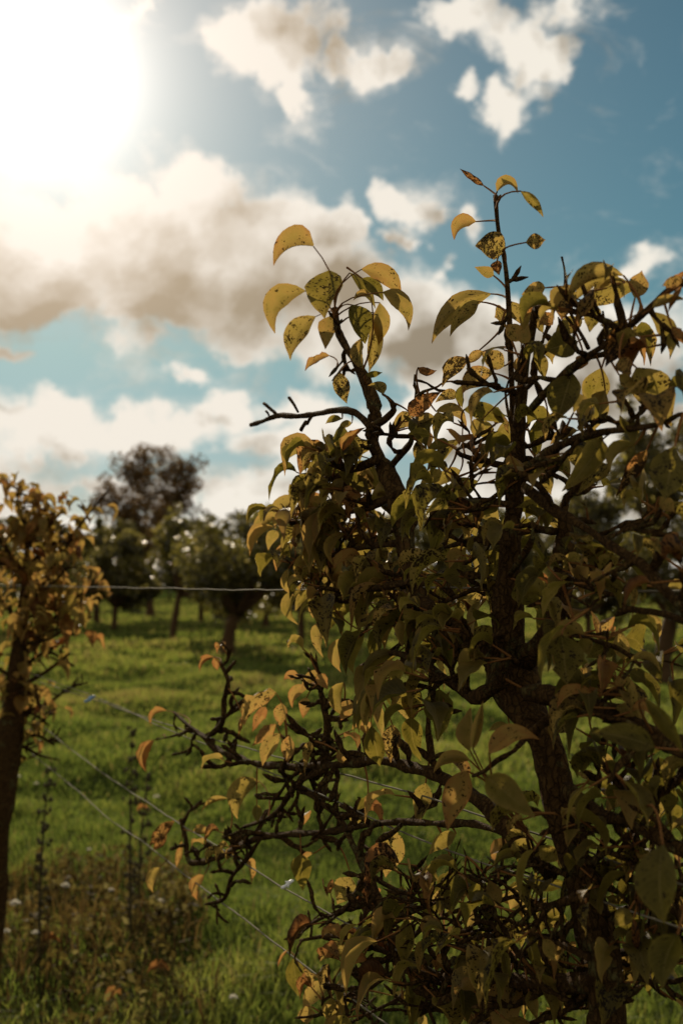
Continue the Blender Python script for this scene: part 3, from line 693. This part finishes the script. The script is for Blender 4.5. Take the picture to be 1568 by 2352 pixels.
# the leaves one can pick out, measured one by one (stem end, tip, arch, widths, twig, age lowered on some to paint in shade, blotches, depth)
LV = {1: [
(485,690,200,830,.2,150,8,595,870,.55,.4),(425,1010,210,1315,.34,95,85,640,1090,.45,.3),(600,865,565,1210,0,165,95,640,1130,.25,.55),
(500,1195,320,1510,.15,95,75,620,1215,.42,.5),(600,1195,570,1430,0,75,65,640,1180,.52,.4),(600,1475,425,1585,.15,50,35,690,1500,.68,.3),
(675,1595,725,1820,.03,65,50,690,1500,.45,.75),(745,880,930,1140,-.08,42,42,655,1080,.2,.4),(830,855,1110,1080,-.2,60,72,685,890,.56,.3),
(835,920,985,1080,-.1,50,50,None,None,.15,.4),(985,1020,1165,1295,-.22,52,58,780,1050,.45,.3),(760,1110,855,1390,0,72,120,655,1160,.08,.5),
(960,1095,950,1400,-.05,60,62,780,1080,.45,.25),(930,1170,880,1600,-.05,55,58,700,1200,.40,.5),(830,1350,850,1600,.05,80,20,800,1480,.47,.5),
(900,1060,770,1080,.2,45,15,None,None,.5,.3),(860,1610,980,1595,0,30,22,850,1660,.1,.2),(985,1750,875,1690,.15,60,12,1000,1800,.38,.6),
(690,2160,860,1990,-.1,40,66,620,2255,.72,.35),(490,2180,262,2270,.2,78,6,620,2260,.36,.2),(680,2115,520,2270,.15,60,40,700,2160,.45,.5),
(1190,1900,1055,2040,.1,60,50,None,None,.5,.4),(1240,1970,1375,1930,-.1,60,60,None,None,.46,.5),(1320,2050,1160,2040,.1,40,30,None,None,.1,.1),
(1170,1900,1400,1735,-.05,30,30,None,None,.8,.6),(690,1930,570,1965,.1,35,22,None,None,.25,.3),(1235,1560,1370,1580,.15,25,20,1215,1610,.85,.4),
(760,1960,665,2000,.1,30,25,None,None,.4,.3),(560,1720,540,1720,.1,5,5,None,None,.5,.3)][:-1],
2: [
(425,205,285,105,.0,30,34,480,285,.82,.8),(500,238,620,250,-.42,8,55,495,265,.46,.2),(635,235,765,385,-.08,36,36,525,305,.33,.5),
(378,410,255,515,.28,55,34,482,395,.6,.2),(545,580,375,550,.1,88,70,545,600,.42,.75),(500,635,512,718,0,45,36,540,610,.85,.9),
(665,530,778,515,0,45,45,560,540,.52,.75),(480,720,370,670,0,36,28,525,850,.46,.3),(465,825,125,1110,.15,55,50,530,870,.45,.35),
(395,870,230,1070,.1,55,50,545,930,.40,.45),(775,790,640,830,.05,42,52,825,800,.5,.5),(555,935,485,960,0,60,52,560,960,.47,.6),
(585,870,640,1000,0,45,45,560,940,.46,.45),(700,990,640,850,0,60,52,720,1010,.75,.6),(750,1000,820,930,0,52,52,730,1010,.7,.5),
(650,1090,540,1000,0,55,45,625,1160,.55,.5),(640,1110,680,1000,0,40,40,625,1160,.5,.3),(335,1200,185,1360,.15,55,45,430,1200,.52,.85),
(420,1155,330,1230,.05,36,30,545,1150,.58,.5),(540,1240,405,1160,0,62,52,550,1215,.48,.6),(730,1150,775,1320,0,40,45,740,1100,.36,.3),
(960,1100,770,1150,0,92,72,990,1080,.10,.3),(985,970,830,1110,.08,60,52,1060,950,.34,.25),(1225,720,905,880,.28,70,62,1300,820,.47,.45),
(1220,750,935,885,.22,50,50,1310,850,.40,.4),(1290,800,1010,930,.18,78,70,1340,900,.36,.55),(1060,880,1030,1045,0,52,52,1130,900,.3,.4),
(1290,850,1330,690,0,60,56,1330,920,.55,.4),(900,800,870,975,0,70,60,890,770,.65,.8),(1470,810,1580,690,0,42,42,1380,910,.75,.3),
(1568,740,1445,780,.05,36,42,1560,720,.62,.7),(1560,780,1480,935,.05,30,30,1400,890,.7,.3),(1390,905,1585,860,-.15,30,32,1370,915,.48,.3),
(1370,930,1490,1200,-.2,60,52,1350,940,.36,.4),(1240,980,1120,1245,0,82,76,1340,940,.75,.9),(1230,985,1095,1110,.1,30,30,1290,950,.47,.2),
(1300,1250,1500,1585,0,72,132,1240,1200,.36,.55),(1100,1250,1020,1500,0,80,72,1150,1190,.32,.35),(1120,1380,1050,1620,0,82,42,1180,1300,.28,.25),
(930,1280,840,1565,0,110,82,980,1260,.05,.3),(1100,1665,870,1960,-.05,82,82,1230,1640,.28,.3),(1290,1690,1150,1850,.28,52,42,1380,1660,.34,.2),
(1360,1720,1180,1990,0,72,70,1390,1640,.72,.9),(1520,1700,1460,2010,0,120,92,1568,1580,.14,.5),(1430,1990,1520,2080,0,42,42,None,None,.5,.4),
(1140,1810,960,1980,.05,52,52,None,None,.36,.6),(960,1610,805,1690,.1,42,32,1060,1630,.52,.5),(575,2010,815,2110,-.05,42,46,560,2010,.06,.2),
(310,1490,555,1580,-.12,42,42,None,None,.14,.4),(150,1500,325,1590,-.25,25,42,120,1490,.5,.3),(270,1400,145,1450,.1,36,32,None,None,.5,.6),
(300,1350,300,1480,0,42,14,None,None,.08,.2),(480,1280,300,1400,.18,62,60,540,1300,.58,.5),(790,1540,690,1620,0,32,30,None,None,.1,.2),
(300,1660,95,1850,.1,46,46,None,None,.32,.6),(230,1690,90,1740,.1,42,22,None,None,.14,.4),(290,1840,120,1960,.1,42,42,None,None,.36,.4),
(200,1860,60,1920,.1,42,40,None,None,.32,.4),(390,1900,180,1990,0,62,60,None,None,.08,.3),(220,1940,190,2100,0,62,52,None,None,.08,.3),
(510,2000,420,2100,0,52,42,None,None,.2,.3),(740,1800,810,1980,0,42,52,None,None,.32,.4),(1000,1185,955,1265,0,42,42,None,None,.7,.4),
(620,1190,640,1330,0,32,32,None,None,.62,.3),(480,1600,360,1640,.1,50,40,None,None,.35,.4),(420,1540,370,1650,.1,40,40,None,None,.45,.3),
(1200,1200,1270,1290,0,50,50,None,None,.6,.7),(1500,1010,1580,1120,0,40,45,None,None,.8,.5),(1200,1290,1310,1390,-.1,50,40,None,None,.45,.4)],
3: [
(175,530,65,690,.25,46,32,230,500,.48,.2),(180,620,130,730,.1,36,28,None,None,.42,.2),(325,455,170,605,.28,62,44,None,None,.42,.2),
(420,380,280,430,.15,42,22,None,None,.34,.2),(495,240,380,330,.1,62,52,None,None,.42,.6),(440,310,365,400,.1,46,42,None,None,.45,.3),
(275,700,175,850,.15,46,32,None,None,.62,.5),(245,835,275,990,.1,46,18,None,None,.46,.2),(365,745,295,900,.15,36,36,None,None,.42,.3),
(320,960,300,1155,.32,52,24,None,None,.34,.2),(375,950,285,1085,.1,32,32,None,None,.36,.4),(400,1030,385,1120,0,36,32,None,None,.55,.4),
(440,1140,445,1345,.12,50,18,None,None,.46,.4),(540,520,510,640,.05,42,42,None,None,.36,.2),(575,630,505,820,.3,42,26,None,None,.46,.3),
(520,640,460,790,.2,36,32,None,None,.42,.4),(725,720,720,935,0,66,62,None,None,.3,.6),(690,1025,450,1250,.22,52,52,790,1040,.2,.3),
(640,1180,760,1195,-.38,22,48,600,1140,.46,.3),(590,1235,545,1430,.25,52,42,None,None,.48,.2),(560,1490,570,1685,.18,62,32,None,None,.36,.25),
(600,1590,545,1705,0,46,46,None,None,.6,.3),(865,1320,665,1480,.2,42,42,None,None,.2,.2),(860,1335,690,1490,.15,40,40,None,None,.36,.3),
(680,1190,620,1440,.18,62,42,None,None,.14,.2),(790,1470,650,1780,.15,62,56,None,None,.18,.2),(790,1480,690,1770,.12,42,36,None,None,.4,.3),
(960,1480,950,1720,0,66,62,None,None,.2,.6),(1110,1530,1100,1830,0,86,82,None,None,.04,.2),(950,1690,1005,1940,.08,56,62,None,None,.1,.3),
(720,1740,770,1970,0,72,62,None,None,.14,.2),(840,1730,830,1950,0,56,56,None,None,.52,.85),(960,1200,950,1320,0,52,50,None,None,.08,.2),
(1310,1100,1230,1360,0,62,52,None,None,.08,.2),(1280,700,1005,850,.14,52,42,None,None,.3,.6),(1220,790,1230,960,0,92,90,None,None,.08,.3),
(1540,690,1420,900,0,92,82,None,None,.14,.5),(680,640,560,820,.05,42,36,None,None,.3,.3),(870,1020,760,1200,.05,62,52,None,None,.2,.5),
(430,640,370,720,0,42,42,None,None,.08,.2),(520,900,430,1070,.05,52,42,None,None,.36,.4),(700,200,790,440,-.05,52,52,None,None,.25,.3),
(700,380,520,270,0,42,46,None,None,.08,.3),(530,390,440,430,.2,50,14,None,None,.44,.3),(600,380,500,520,.1,52,42,None,None,.5,.6),
(985,100,1000,260,0,36,36,None,None,.46,.7),(360,560,300,660,.1,40,36,None,None,.3,.3),(260,600,230,700,.1,36,30,None,None,.15,.2),(330,840,300,960,.1,36,36,None,None,.2,.2),
(880,1130,900,1290,0,40,45,None,None,.45,.3)],
5: [
(545,80,475,155,.28,30,22,580,110,.74,.2),(548,82,566,150,0,24,24,580,110,.74,.2),(300,360,220,440,.38,30,24,430,440,.72,.15),
(235,515,195,680,.18,60,28,300,490,.70,.25),(985,190,910,200,.28,26,26,1000,215,.68,.3),(1110,185,1005,240,.2,36,28,1130,190,.55,.5),
(1040,240,955,345,.3,32,30,1110,240,.62,.3),(870,265,705,440,.22,52,42,940,295,.56,.55),(695,385,675,490,0,22,22,None,None,.7,.3),
(890,480,800,650,.1,36,32,None,None,.48,.4),(940,490,930,630,0,42,36,None,None,.62,.5),(870,430,745,545,0,36,32,None,None,.68,.4),
(815,340,745,470,0,18,18,None,None,.74,.2),(785,730,670,925,.22,78,42,830,790,.36,.45),(620,820,480,890,.2,19,19,640,830,.48,.3),
(340,935,210,1070,.05,46,46,380,930,.72,.85),(440,990,525,1000,-.1,22,32,400,1000,.56,.5),(265,1180,230,1310,.2,32,26,300,1140,.47,.3),
(495,1220,460,1350,.22,36,28,530,1215,.66,.2),(1000,1110,1010,1300,0,56,52,None,None,.12,.2),(1260,1230,1190,1370,0,62,60,None,None,.42,.55),
(1480,970,1440,1230,0,62,82,1420,940,.44,.45),(1290,890,1280,960,0,32,32,None,None,.3,.3),(1350,815,1290,880,0,24,24,None,None,.1,.1),
(1240,1620,1100,1670,.2,52,42,None,None,.42,.5),(960,1655,985,1850,0,52,46,None,None,.06,.2),(1150,1790,1010,1920,.1,52,42,None,None,.46,.4),
(1160,1860,1150,1996,0,46,46,None,None,.4,.4),(1500,1290,1555,1400,-.1,32,36,None,None,.66,.4),(1030,1900,1030,2000,0,46,46,None,None,.5,.4),
(770,850,775,945,0,28,28,None,None,.18,.2),(930,1610,880,1700,.1,16,16,950,1600,.75,.3),(380,1040,350,1180,0,25,25,None,None,.62,.4),(300,1000,230,1090,0,40,40,None,None,.8,.8),
(1190,570,1240,640,0,30,34,None,None,.6,.3),(1090,170,1140,250,0,30,34,None,None,.68,.3),(1030,290,1010,400,0,34,30,None,None,.66,.4),(900,320,890,440,0,40,36,None,None,.6,.5)],
4: [
(345,1255,350,1005,0,18,86,430,1370,.40,.2,-.22),(360,1240,420,965,0,28,28,430,1370,.45,.2,-.22),(455,1270,745,1190,-.22,34,72,430,1370,.64,.35,-.23),
(345,1310,135,1380,.24,42,34,430,1370,.48,.25,-.24),(330,1370,215,1710,.05,74,74,420,1375,.64,.35,-.24),(440,1400,720,1640,0,82,82,430,1375,.28,.2,-.3),
(570,1110,450,1140,.1,26,20,None,None,.4,.3),(1400,1235,1040,1150,.05,88,60,1500,1290,.08,.4,-.17),(1350,960,1560,1260,-.08,76,50,1300,905,.14,.3,-.14),
(1230,730,1200,545,0,42,52,1230,860,.45,.45),(1260,740,1435,800,-.28,18,42,1230,860,.4,.25),(870,590,900,870,0,112,118,860,560,.10,.5,-.12),
(620,280,740,440,0,82,80,600,260,.14,.5),(1220,880,1190,825,0,36,36,None,None,.55,.3),(1000,1440,1185,1500,-.18,36,36,None,None,.12,.2),
(1050,1390,955,1380,0,28,32,None,None,.46,.4),(1070,1260,1175,1390,0,56,46,None,None,.46,.5),(645,1860,475,1920,.18,42,24,None,None,.22,.2),
(660,1990,920,2020,0,62,42,None,None,.12,.3),(740,1800,850,1890,0,52,50,None,None,.3,.5),(90,1440,40,1690,0,56,52,None,None,.38,.4),
(265,1730,110,1850,.1,42,50,None,None,.34,.3),(900,1110,835,1150,0,36,34,None,None,.44,.7),(790,970,900,1000,0,32,32,None,None,.4,.3),
(1200,620,1010,720,0,72,62,None,None,.08,.3),(1250,800,1360,870,-.1,42,42,None,None,.1,.3),(980,610,1030,700,0,50,50,None,None,.3,.3),(1180,1010,1320,1060,-.1,40,40,None,None,.4,.3)],
6: [
(1470,450,1480,830,.05,120,75,1420,330,.05,.35,-.2),(1540,880,1470,1140,.08,90,50,1560,780,.05,.3,-.18),(380,640,330,830,0,60,60,None,None,.12,.2),  # first two near leaves: low age darkens the colour, standing in for shade
(470,560,450,790,0,62,56,None,None,.14,.3),(540,660,660,720,0,50,50,None,None,.14,.2),(700,800,650,1060,0,46,42,None,None,.4,.4),
(280,1100,290,1300,0,52,50,None,None,.08,.2),(1310,760,1240,840,0,42,42,None,None,.25,.2),(1200,700,1310,730,0,22,22,None,None,.36,.2),
(250,800,230,1030,0,52,46,None,None,.25,.3),(780,640,740,760,0,40,46,None,None,.44,.3),(640,620,690,760,0,36,40,None,None,.5,.3),
(900,900,960,1010,0,30,36,None,None,.44,.3),(560,740,520,900,0,30,30,None,None,.5,.3),(1330,800,1350,980,0,30,36,None,None,.78,.6),(830,1150,870,1290,0,34,34,None,None,.42,.3)]}
WOOD = np.concatenate([np.array(BRPTS), np.array([tuple(t[0]) for t in SPURTIPS])])
LEAVES = []                          # (size in the view, geometry)
for vw, rows_ in LV.items():
    for r_ in rows_:
        LEAVES.append((1e6, placed_leaf(vw, *r_)))
# and those that only thicken the tree: grown from the spur ends
KEEP_OUT = [[(560,330),(1600,330),(1600,600),(1440,590),(1300,640),(1250,660),(1180,640),(1100,640),(980,760),(960,860),(900,900),(900,960),(860,1010),(700,1040),(560,1060)],
            [(330,1500),(600,1500),(760,1520),(800,1700),(780,1740),(300,1740)], [(330,1760),(760,1790),(870,1860),(600,1900),(330,1900)], [(1040,1560),(1110,1600),(1110,1680),(1040,1680)],
            [(900,1790),(1010,1830),(1120,1930),(1130,2010),(940,2010),(890,1900)], [(1400,1880),(1450,1940),(1440,2000),(1380,2020)], [(330,1900),(560,2010),(660,2080),(660,2400),(300,2400)], [(1130,1450),(1250,1500),(1290,1750),(1320,2060),(1390,2260),(1300,2260),(1240,1900),(1130,1620)]]
def inside(x, y, poly):
    r = False; j = len(poly)-1
    for i in range(len(poly)):
        (xi, yi), (xj, yj) = poly[i], poly[j]
        if (yi > y) != (yj > y) and x < (xj-xi)*(y-yi)/(yj-yi)+xi: r = not r
        j = i
    return r
for (p, d, lf, age, blot) in SPURTIPS:
    n = int(lf)+(random.random() < lf-int(lf))
    for i in range(n):
        a = random.uniform(0, 6.28); dv = Vector((math.cos(a), math.sin(a), random.uniform(-.3, .9)))+d*.6
        L0 = random.choice((random.uniform(.030, .045), random.uniform(.042, .064), random.uniform(.05, .068)))*min(1.05, max(.72, px(p)[2]/1.5))
        ge, mid, L = grown_leaf(p, dv, min(.95, max(0, random.gauss(age-.03, .2)+(.4 if random.random() < .09 else 0))), random.uniform(.0, .7), L=L0)
        X, Y, D = px(mid)
        if any(inside(X, Y, q) for q in KEEP_OUT): continue
        vis = -50 < X < 1620 and Y < 2400
        LEAVES.append(((L/D*FPX*(1 if D < row(X)+.03 else .6)) if vis else 0, ge))
LEAVES.sort(key=lambda t: -t[0])
print('pear leaves', len(LEAVES), 'tips', len(SPURTIPS))
for s_, ge in LEAVES[:300]: put('leaf', ge, [M_LEAF, M_PETIOLE], pear)
if len(LEAVES) > 300:
    ga = Geo()
    for s_, ge in LEAVES[300:]: ga.extend(ge)
    o = put('leaves', ga, [M_LEAF, M_PETIOLE], pear); o['kind'] = 'stuff'

# ================================================================== THE YELLOW PEAR AT THE LEFT EDGE
DL = 4.15
b2 = at(-40, 2352, DL); lroot = Vector((b2.x, b2.y, 0))
lp = empty('pear_tree', lroot)
tag(lp, 'slender yellow and orange leaved pear tree at the left edge', 'tree', 'pear trees trained along the wires')
def lpath(pts, dz=0):
    out = []
    for (x, y, wd) in pts:
        q = at(x, y, DL+dz); out.append((q.x, q.y, q.z, wd/2*DL/FPX))
    return out
c = lpath([(62,1190,9),(62,1300,16),(52,1420,28),(38,1560,46),(22,1700,58),(4,1850,62),(-12,2000,62),(-34,2300,64)]); c.append((lroot.x, lroot.y, -.05, .05))
g = Geo(); v, f = tube(catmull(c, .03), 10, .1); g.add(v, f); put('trunk', g, [M_BARK], lp)
lbr = [[(58,1400,12),(120,1300,10),(180,1200,7),(215,1150,6),(237,1118,4)], [(60,1320,12),(20,1250,9),(-20,1180,6)], [(64,1260,9),(90,1200,7),(70,1115,4)], [(50,1520,14),(110,1440,10),(165,1380,7),(215,1350,5)],
       [(45,1580,14),(110,1540,9),(160,1500,6)], [(40,1640,14),(100,1620,9),(150,1585,6),(190,1572,4)], [(30,1700,12),(80,1690,8),(120,1715,5)], [(55,1450,12),(0,1390,9),(-60,1340,6)], [(62,1240,9),(120,1200,7),(150,1170,4)], [(64,1220,8),(30,1160,6),(20,1110,4)],
       [(40,1560,12),(-20,1520,9),(-80,1480,6)], [(36,1600,12),(90,1590,9),(130,1640,5)], [(30,1660,12),(70,1640,8),(110,1670,5)], [(42,1540,12),(100,1500,8),(150,1530,5)], [(34,1630,10),(10,1580,8),(-30,1560,5)], [(46,1480,12),(110,1470,8),(170,1440,5)], [(30,1700,10),(75,1740,7),(115,1760,4)], [(58,1380,10),(110,1400,8),(190,1400,4)], [(60,1340,10),(30,1300,8),(-10,1290,5)], [(60,1360,10),(120,1350,8),(180,1300,5)], [(50,1500,10),(70,1430,7),(100,1410,5)], [(62,1300,10),(110,1250,7),(160,1240,5)]]
lt = []
for q in lbr:
    dz = random.uniform(-.25, .25); cv = catmull([tuple(np.array(k_)+np.array([0, dz*i/len(q), 0, 0])) for i, k_ in enumerate(lpath(q))], .02)
    g = Geo(); v, f = tube(cv, 6, .15); g.add(v, f)
    for k_ in range(10):
        i = random.randrange(len(cv)//6, len(cv)-1); p = Vector(cv[i][:3]); d = Vector((random.uniform(-1, 1), random.uniform(-1, 1), random.uniform(-.3, 1)))
        sg, tips = spur(p, d, random.uniform(.02, .05), .003, False); g.extend(sg); lt += tips
    put('branch', g, [M_BARK], lp); lt.append((Vector(cv[-1][:3]), Vector((0, 0, 1))))
VAR = []
for i in range(28):
    age = min(.85, max(.25, random.gauss(.50, .10)))
    ge, mid, L = grown_leaf(Vector((0, 0, 0)), Vector((1, 0, random.uniform(-.1, .7))), age, random.uniform(.0, .3), L=random.uniform(.055, .075))
    VAR.append(ge.mesh('leaf', [M_LEAF, M_PETIOLE], (0, 0, 0)))
cands = []
for (p, d) in lt:
    for k_ in range(4):
        x, y, dd = px(p)
        # the crown thins out below and to the right, as it does in the photograph
        lim = 215 if y < 1420 else 205-(y-1420)*.42
        if x > lim+random.uniform(-25, 25) or y > 1760 or (y > 1470 and random.random() < .5): continue
        cands.append((p+Vector((random.gauss(0, .02), random.gauss(0, .02), random.gauss(0, .015))), random.uniform(0, 6.28), random.uniform(.9, 1.2), x))
extra = [(237, 1128, .7)]
random.shuffle(cands); cands.sort(key=lambda t: t[3] < -20)
print('left leaves', len(cands))
rest = []
for i, (p, a, s, x) in enumerate(cands[:300]):
    o = bpy.data.objects.new('leaf', VAR[i % len(VAR)]); COL.objects.link(o); o.parent = lp
    o.location = p-lroot; o.rotation_euler = (random.gauss(0, .3), random.gauss(.1, .35), a); o.scale = (s, s, s)
if len(cands) > 300:
    ga = Geo()
    for (p, a, s, x) in cands[300:430]:
        ge, mid, L = grown_leaf(p, Vector((math.cos(a), math.sin(a), random.uniform(-.2, .6))), min(.85, max(.2, random.gauss(.52, .13))), .3)
        ga.extend(ge)
    o = put('leaves', ga, [M_LEAF, M_PETIOLE], lp); o['kind'] = 'stuff'

# ================================================================== TRELLIS WIRES
def wire(pts, label, r=.0013, dz=0.0):
    c = []
    for (x, y) in pts:
        q = at(x, y, row(x)+dz); c.append((q.x, q.y, q.z, r))
    cv = catmull(c, .03)
    for k, p in enumerate(cv): p[2] += .0008*math.sin(k*.31+len(label))+.0005*math.sin(k*.83+1)+random.gauss(0, .0003)
    g = Geo(); v, f = tube(cv, 6, 0); g.add(v, f)
    o = put('trellis_wire', g, [M_WIRE]); tag(o, label, 'wire', 'trellis wires of the pear row')
wire([(-60,1343),(150,1347),(400,1352),(660,1356),(820,1351),(1130,1352),(1300,1350),(1500,1355),(1640,1357)], 'topmost pale trellis wire crossing level behind the pear leaves', .0012, .03)
wire([(-60,1520),(160,1588),(340,1650),(488,1697),(600,1728),(766,1773),(941,1821),(1015,1845),(1262,1924),(1439,1989),(1640,2060)], 'trellis wire with the blue tie, upper of the crossing pair', .0012, .04)
wire([(-60,1500),(150,1575),(260,1617),(340,1655),(472,1711),(600,1764),(711,1813),(867,1886),(1031,1953),(1180,2003),(1420,2085),(1640,2160)], 'trellis wire that crosses below its twin near the bare twigs', .0011, .0)
wire([(-60,1540),(160,1718),(270,1798),(384,1873),(476,1930),(592,2003),(663,2045),(779,2110),(885,2169),(1080,2275),(1300,2390)], 'trellis wire carrying the white clip through the bare twigs', .0012)
wire([(-60,1600),(60,1718),(174,1812),(240,1872),(332,1937),(440,2020),(624,2160),(713,2226),(870,2340),(1000,2430)], 'lowest trellis wire slanting down to the bottom edge', .0012)
def clip(x, y, d, mat_, name, label, cat, s, rot):
    e = at(x, y, d); g = Geo()
    A = Matrix.Rotation(rot, 3, 'Y')
    v, f = tube([tuple(e+A@Vector((t*s, 0, math.sin(t*3)*s*.12)))+(s*rr,) for t, rr in ((-1, .12), (-.7, .26), (-.2, .2), (.2, .32), (.7, .22), (1.0, .08))], 7, .06); g.add(v, f)
    v, f = tube([tuple(e+A@Vector((math.cos(t)*s*.1, math.sin(t)*s*.42, math.sin(t*.5)*s*.4)))+(s*.1,) for t in np.linspace(-2.6, 2.6, 9)], 5, .02); g.add(v, f)
    o = put(name, g, [mat_], org=e); tag(o, label, cat)
clip(207, 1605, row(207)+.02, M_BLUE, 'plastic_tie', 'small blue plastic tie knotted on the upper wire', 'tie', .016, -.4)
clip(660, 2031, row(660)-.01, M_WHITE, 'wire_clip', 'white plastic clip shining on the wire among bare twigs', 'clip', .011, -.5)

# ================================================================== WEEDS, FLOWERS, FALLEN LEAVES
def ground_at(x, y, h=0.0):
    D = (1.4-h)*FPX/(y-1335)
    q = at(x, y, D); return Vector((q.x, q.y, h)), D
def tall_weed(x, ybase, ytop, label, lean=0.0):
    p, D = ground_at(x, ybase); z0 = float(hgt(np.array([p.x]), np.array([p.y]))[0]); H = at(x, ytop, D).z
    p.z = z0-.02; e = empty('seeded_weed', p); tag(e, label, 'weed', 'dark seeded weeds by the pear row')
    g = Geo(); gs = Geo()
    c = catmull([(p.x, p.y, z0-.02, .006), (p.x+lean*.4+random.gauss(0, .01), p.y, z0+H*.5, .0045), (p.x+lean, p.y, H, .002)], .05); v, f = tube(c, 5, .1); g.add(v, f)
    n = int(H*60)
    for i in range(n):
        k = c[min(len(c)-1, int(len(c)*(.22+.78*i/n)))]; a = random.uniform(0, 6.28); L = random.uniform(.008, .032)*(1.15-.5*i/n)
        t = Vector(k[:3])+Vector((math.cos(a)*L, math.sin(a)*L, L*random.uniform(.3, 1.2)))
        v, f = tube([(k[0], k[1], k[2], .0015), (t.x, t.y, t.z, .001)], 4, 0); g.add(v, f)
        for q in range(random.randint(1, 3)):
            u = t+Vector((random.gauss(0, .006), random.gauss(0, .006), random.gauss(0, .006))); r = random.uniform(.004, .009)
            v, f = tube([(u.x, u.y, u.z-r, r*.3), (u.x+.002, u.y, u.z, r), (u.x, u.y, u.z+r*1.2, r*.25)], 5, .2); gs.add(v, f, 0)
    put('stem', g, [M_WEED], e); o = put('seed_heads', gs, [M_WEED], e); o['kind'] = 'stuff'
M_WEED = simple_noise_mat('weed stalk', (.03, .022, .008), (.075, .055, .02), 40, .85, .3, .003)
tall_weed(300, 2215, 1690, 'tallest dark seeded weed standing in the grass left of the pear')
tall_weed(318, 2150, 1790, 'seeded weed just behind and right of the tallest one', .03)
tall_weed(88, 2250, 1780, 'thin seeded weed beside the yellow pear trunk', .03)
def flower(x, y, label, r=.014, h=.17):
    q, D = ground_at(x, y, h); z0 = float(hgt(np.array([q.x]), np.array([q.y]))[0])
    e = empty('clover_flower', (q.x, q.y, z0)); tag(e, label, 'flower', 'pale clover flowers in the grass')
    g = Geo(); v, f = tube(catmull([(q.x+.02, q.y, z0-.01, .0014), (q.x+.012, q.y, (z0+h)/2, .0013), (q.x, q.y, h-.003, .0012)], .04), 4, .05); g.add(v, f); put('stem', g, [M_WEED], e)
    n = 60; d = rng.normal(0, 1, (n, 3)); d /= np.linalg.norm(d, axis=1)[:, None]; d[:, 2] = np.abs(d[:, 2]*.9)-.25
    b = np.cross(d, rng.normal(0, 1, (n, 3))); b /= np.linalg.norm(b, axis=1)[:, None]; c0 = np.array([q.x, q.y, h])
    V = np.stack([c0+d*r*.2, c0+d*r*.75+b*r*.2, c0+d*r*1.1, c0+d*r*.75-b*r*.2], 1).reshape(-1, 3)
    bulk('petals', V, np.arange(n)[:, None]*4+np.array([[0, 1, 2, 3]]), np.zeros((0, 3), int), np.repeat(rng.uniform(0, 1, n), 4), M_PETAL, None, e, (q.x, q.y, h))
for (x, y, r, l) in [(36, 2073, .02, 'largest pale clover flower near the left edge'), (150, 2033, .019, 'clover flower between the thin weed and the tallest weed'), (360, 1829, .017, 'clover flower right of the tallest weed, below the wires'),
    (42, 1783, .018, 'clover flower beside the yellow pear trunk'), (84, 1799, .014, 'clover flower just right of the one by the yellow pear trunk'), (256, 2043, .012, 'small clover flower at the foot of the seeded weeds'),
    (370, 2069, .016, 'dull clover flower below the hanging orange leaves'), (82, 2141, .013, 'clover flower low among dead stalks'), (16, 2137, .013, 'clover flower at the very left edge among dead stalks'), (536, 2289, .013, 'lone clover flower near the bottom edge, in green grass'), (205, 1950, .010, 'tiny clover flower left of the seeded weeds')]:
    flower(x, y, l, r)
def fallen(x, y, label, age):
    q, D = ground_at(x, y, .10); d = Vector((random.uniform(-1, 1), random.uniform(-.3, .3), 0)).normalized(); L = .075
    ctr = [q+d*L*(t/10-.5)+Vector((0, 0, .02*math.sin(t*.31))) for t in range(11)]
    S, N = frames(ctr, Vector((0, -.5, 1)).normalized())
    o = put('fallen_leaf', leaf_geo(ctr, S, N, .024, R(25), math.pi-R(25), age, .2), [M_LEAF]); tag(o, label, 'leaf', 'fallen pear leaves lying in the grass')
fallen(120, 2165, 'orange fallen leaf in the dead stalks at lower left', .78); fallen(262, 2293, 'pinkish brown fallen leaf near the bottom edge', .72)
fallen(362, 2233, 'red brown fallen leaf under the seeded weeds', .85); fallen(330, 1863, 'small orange fallen leaf in green grass near the wires', .75)
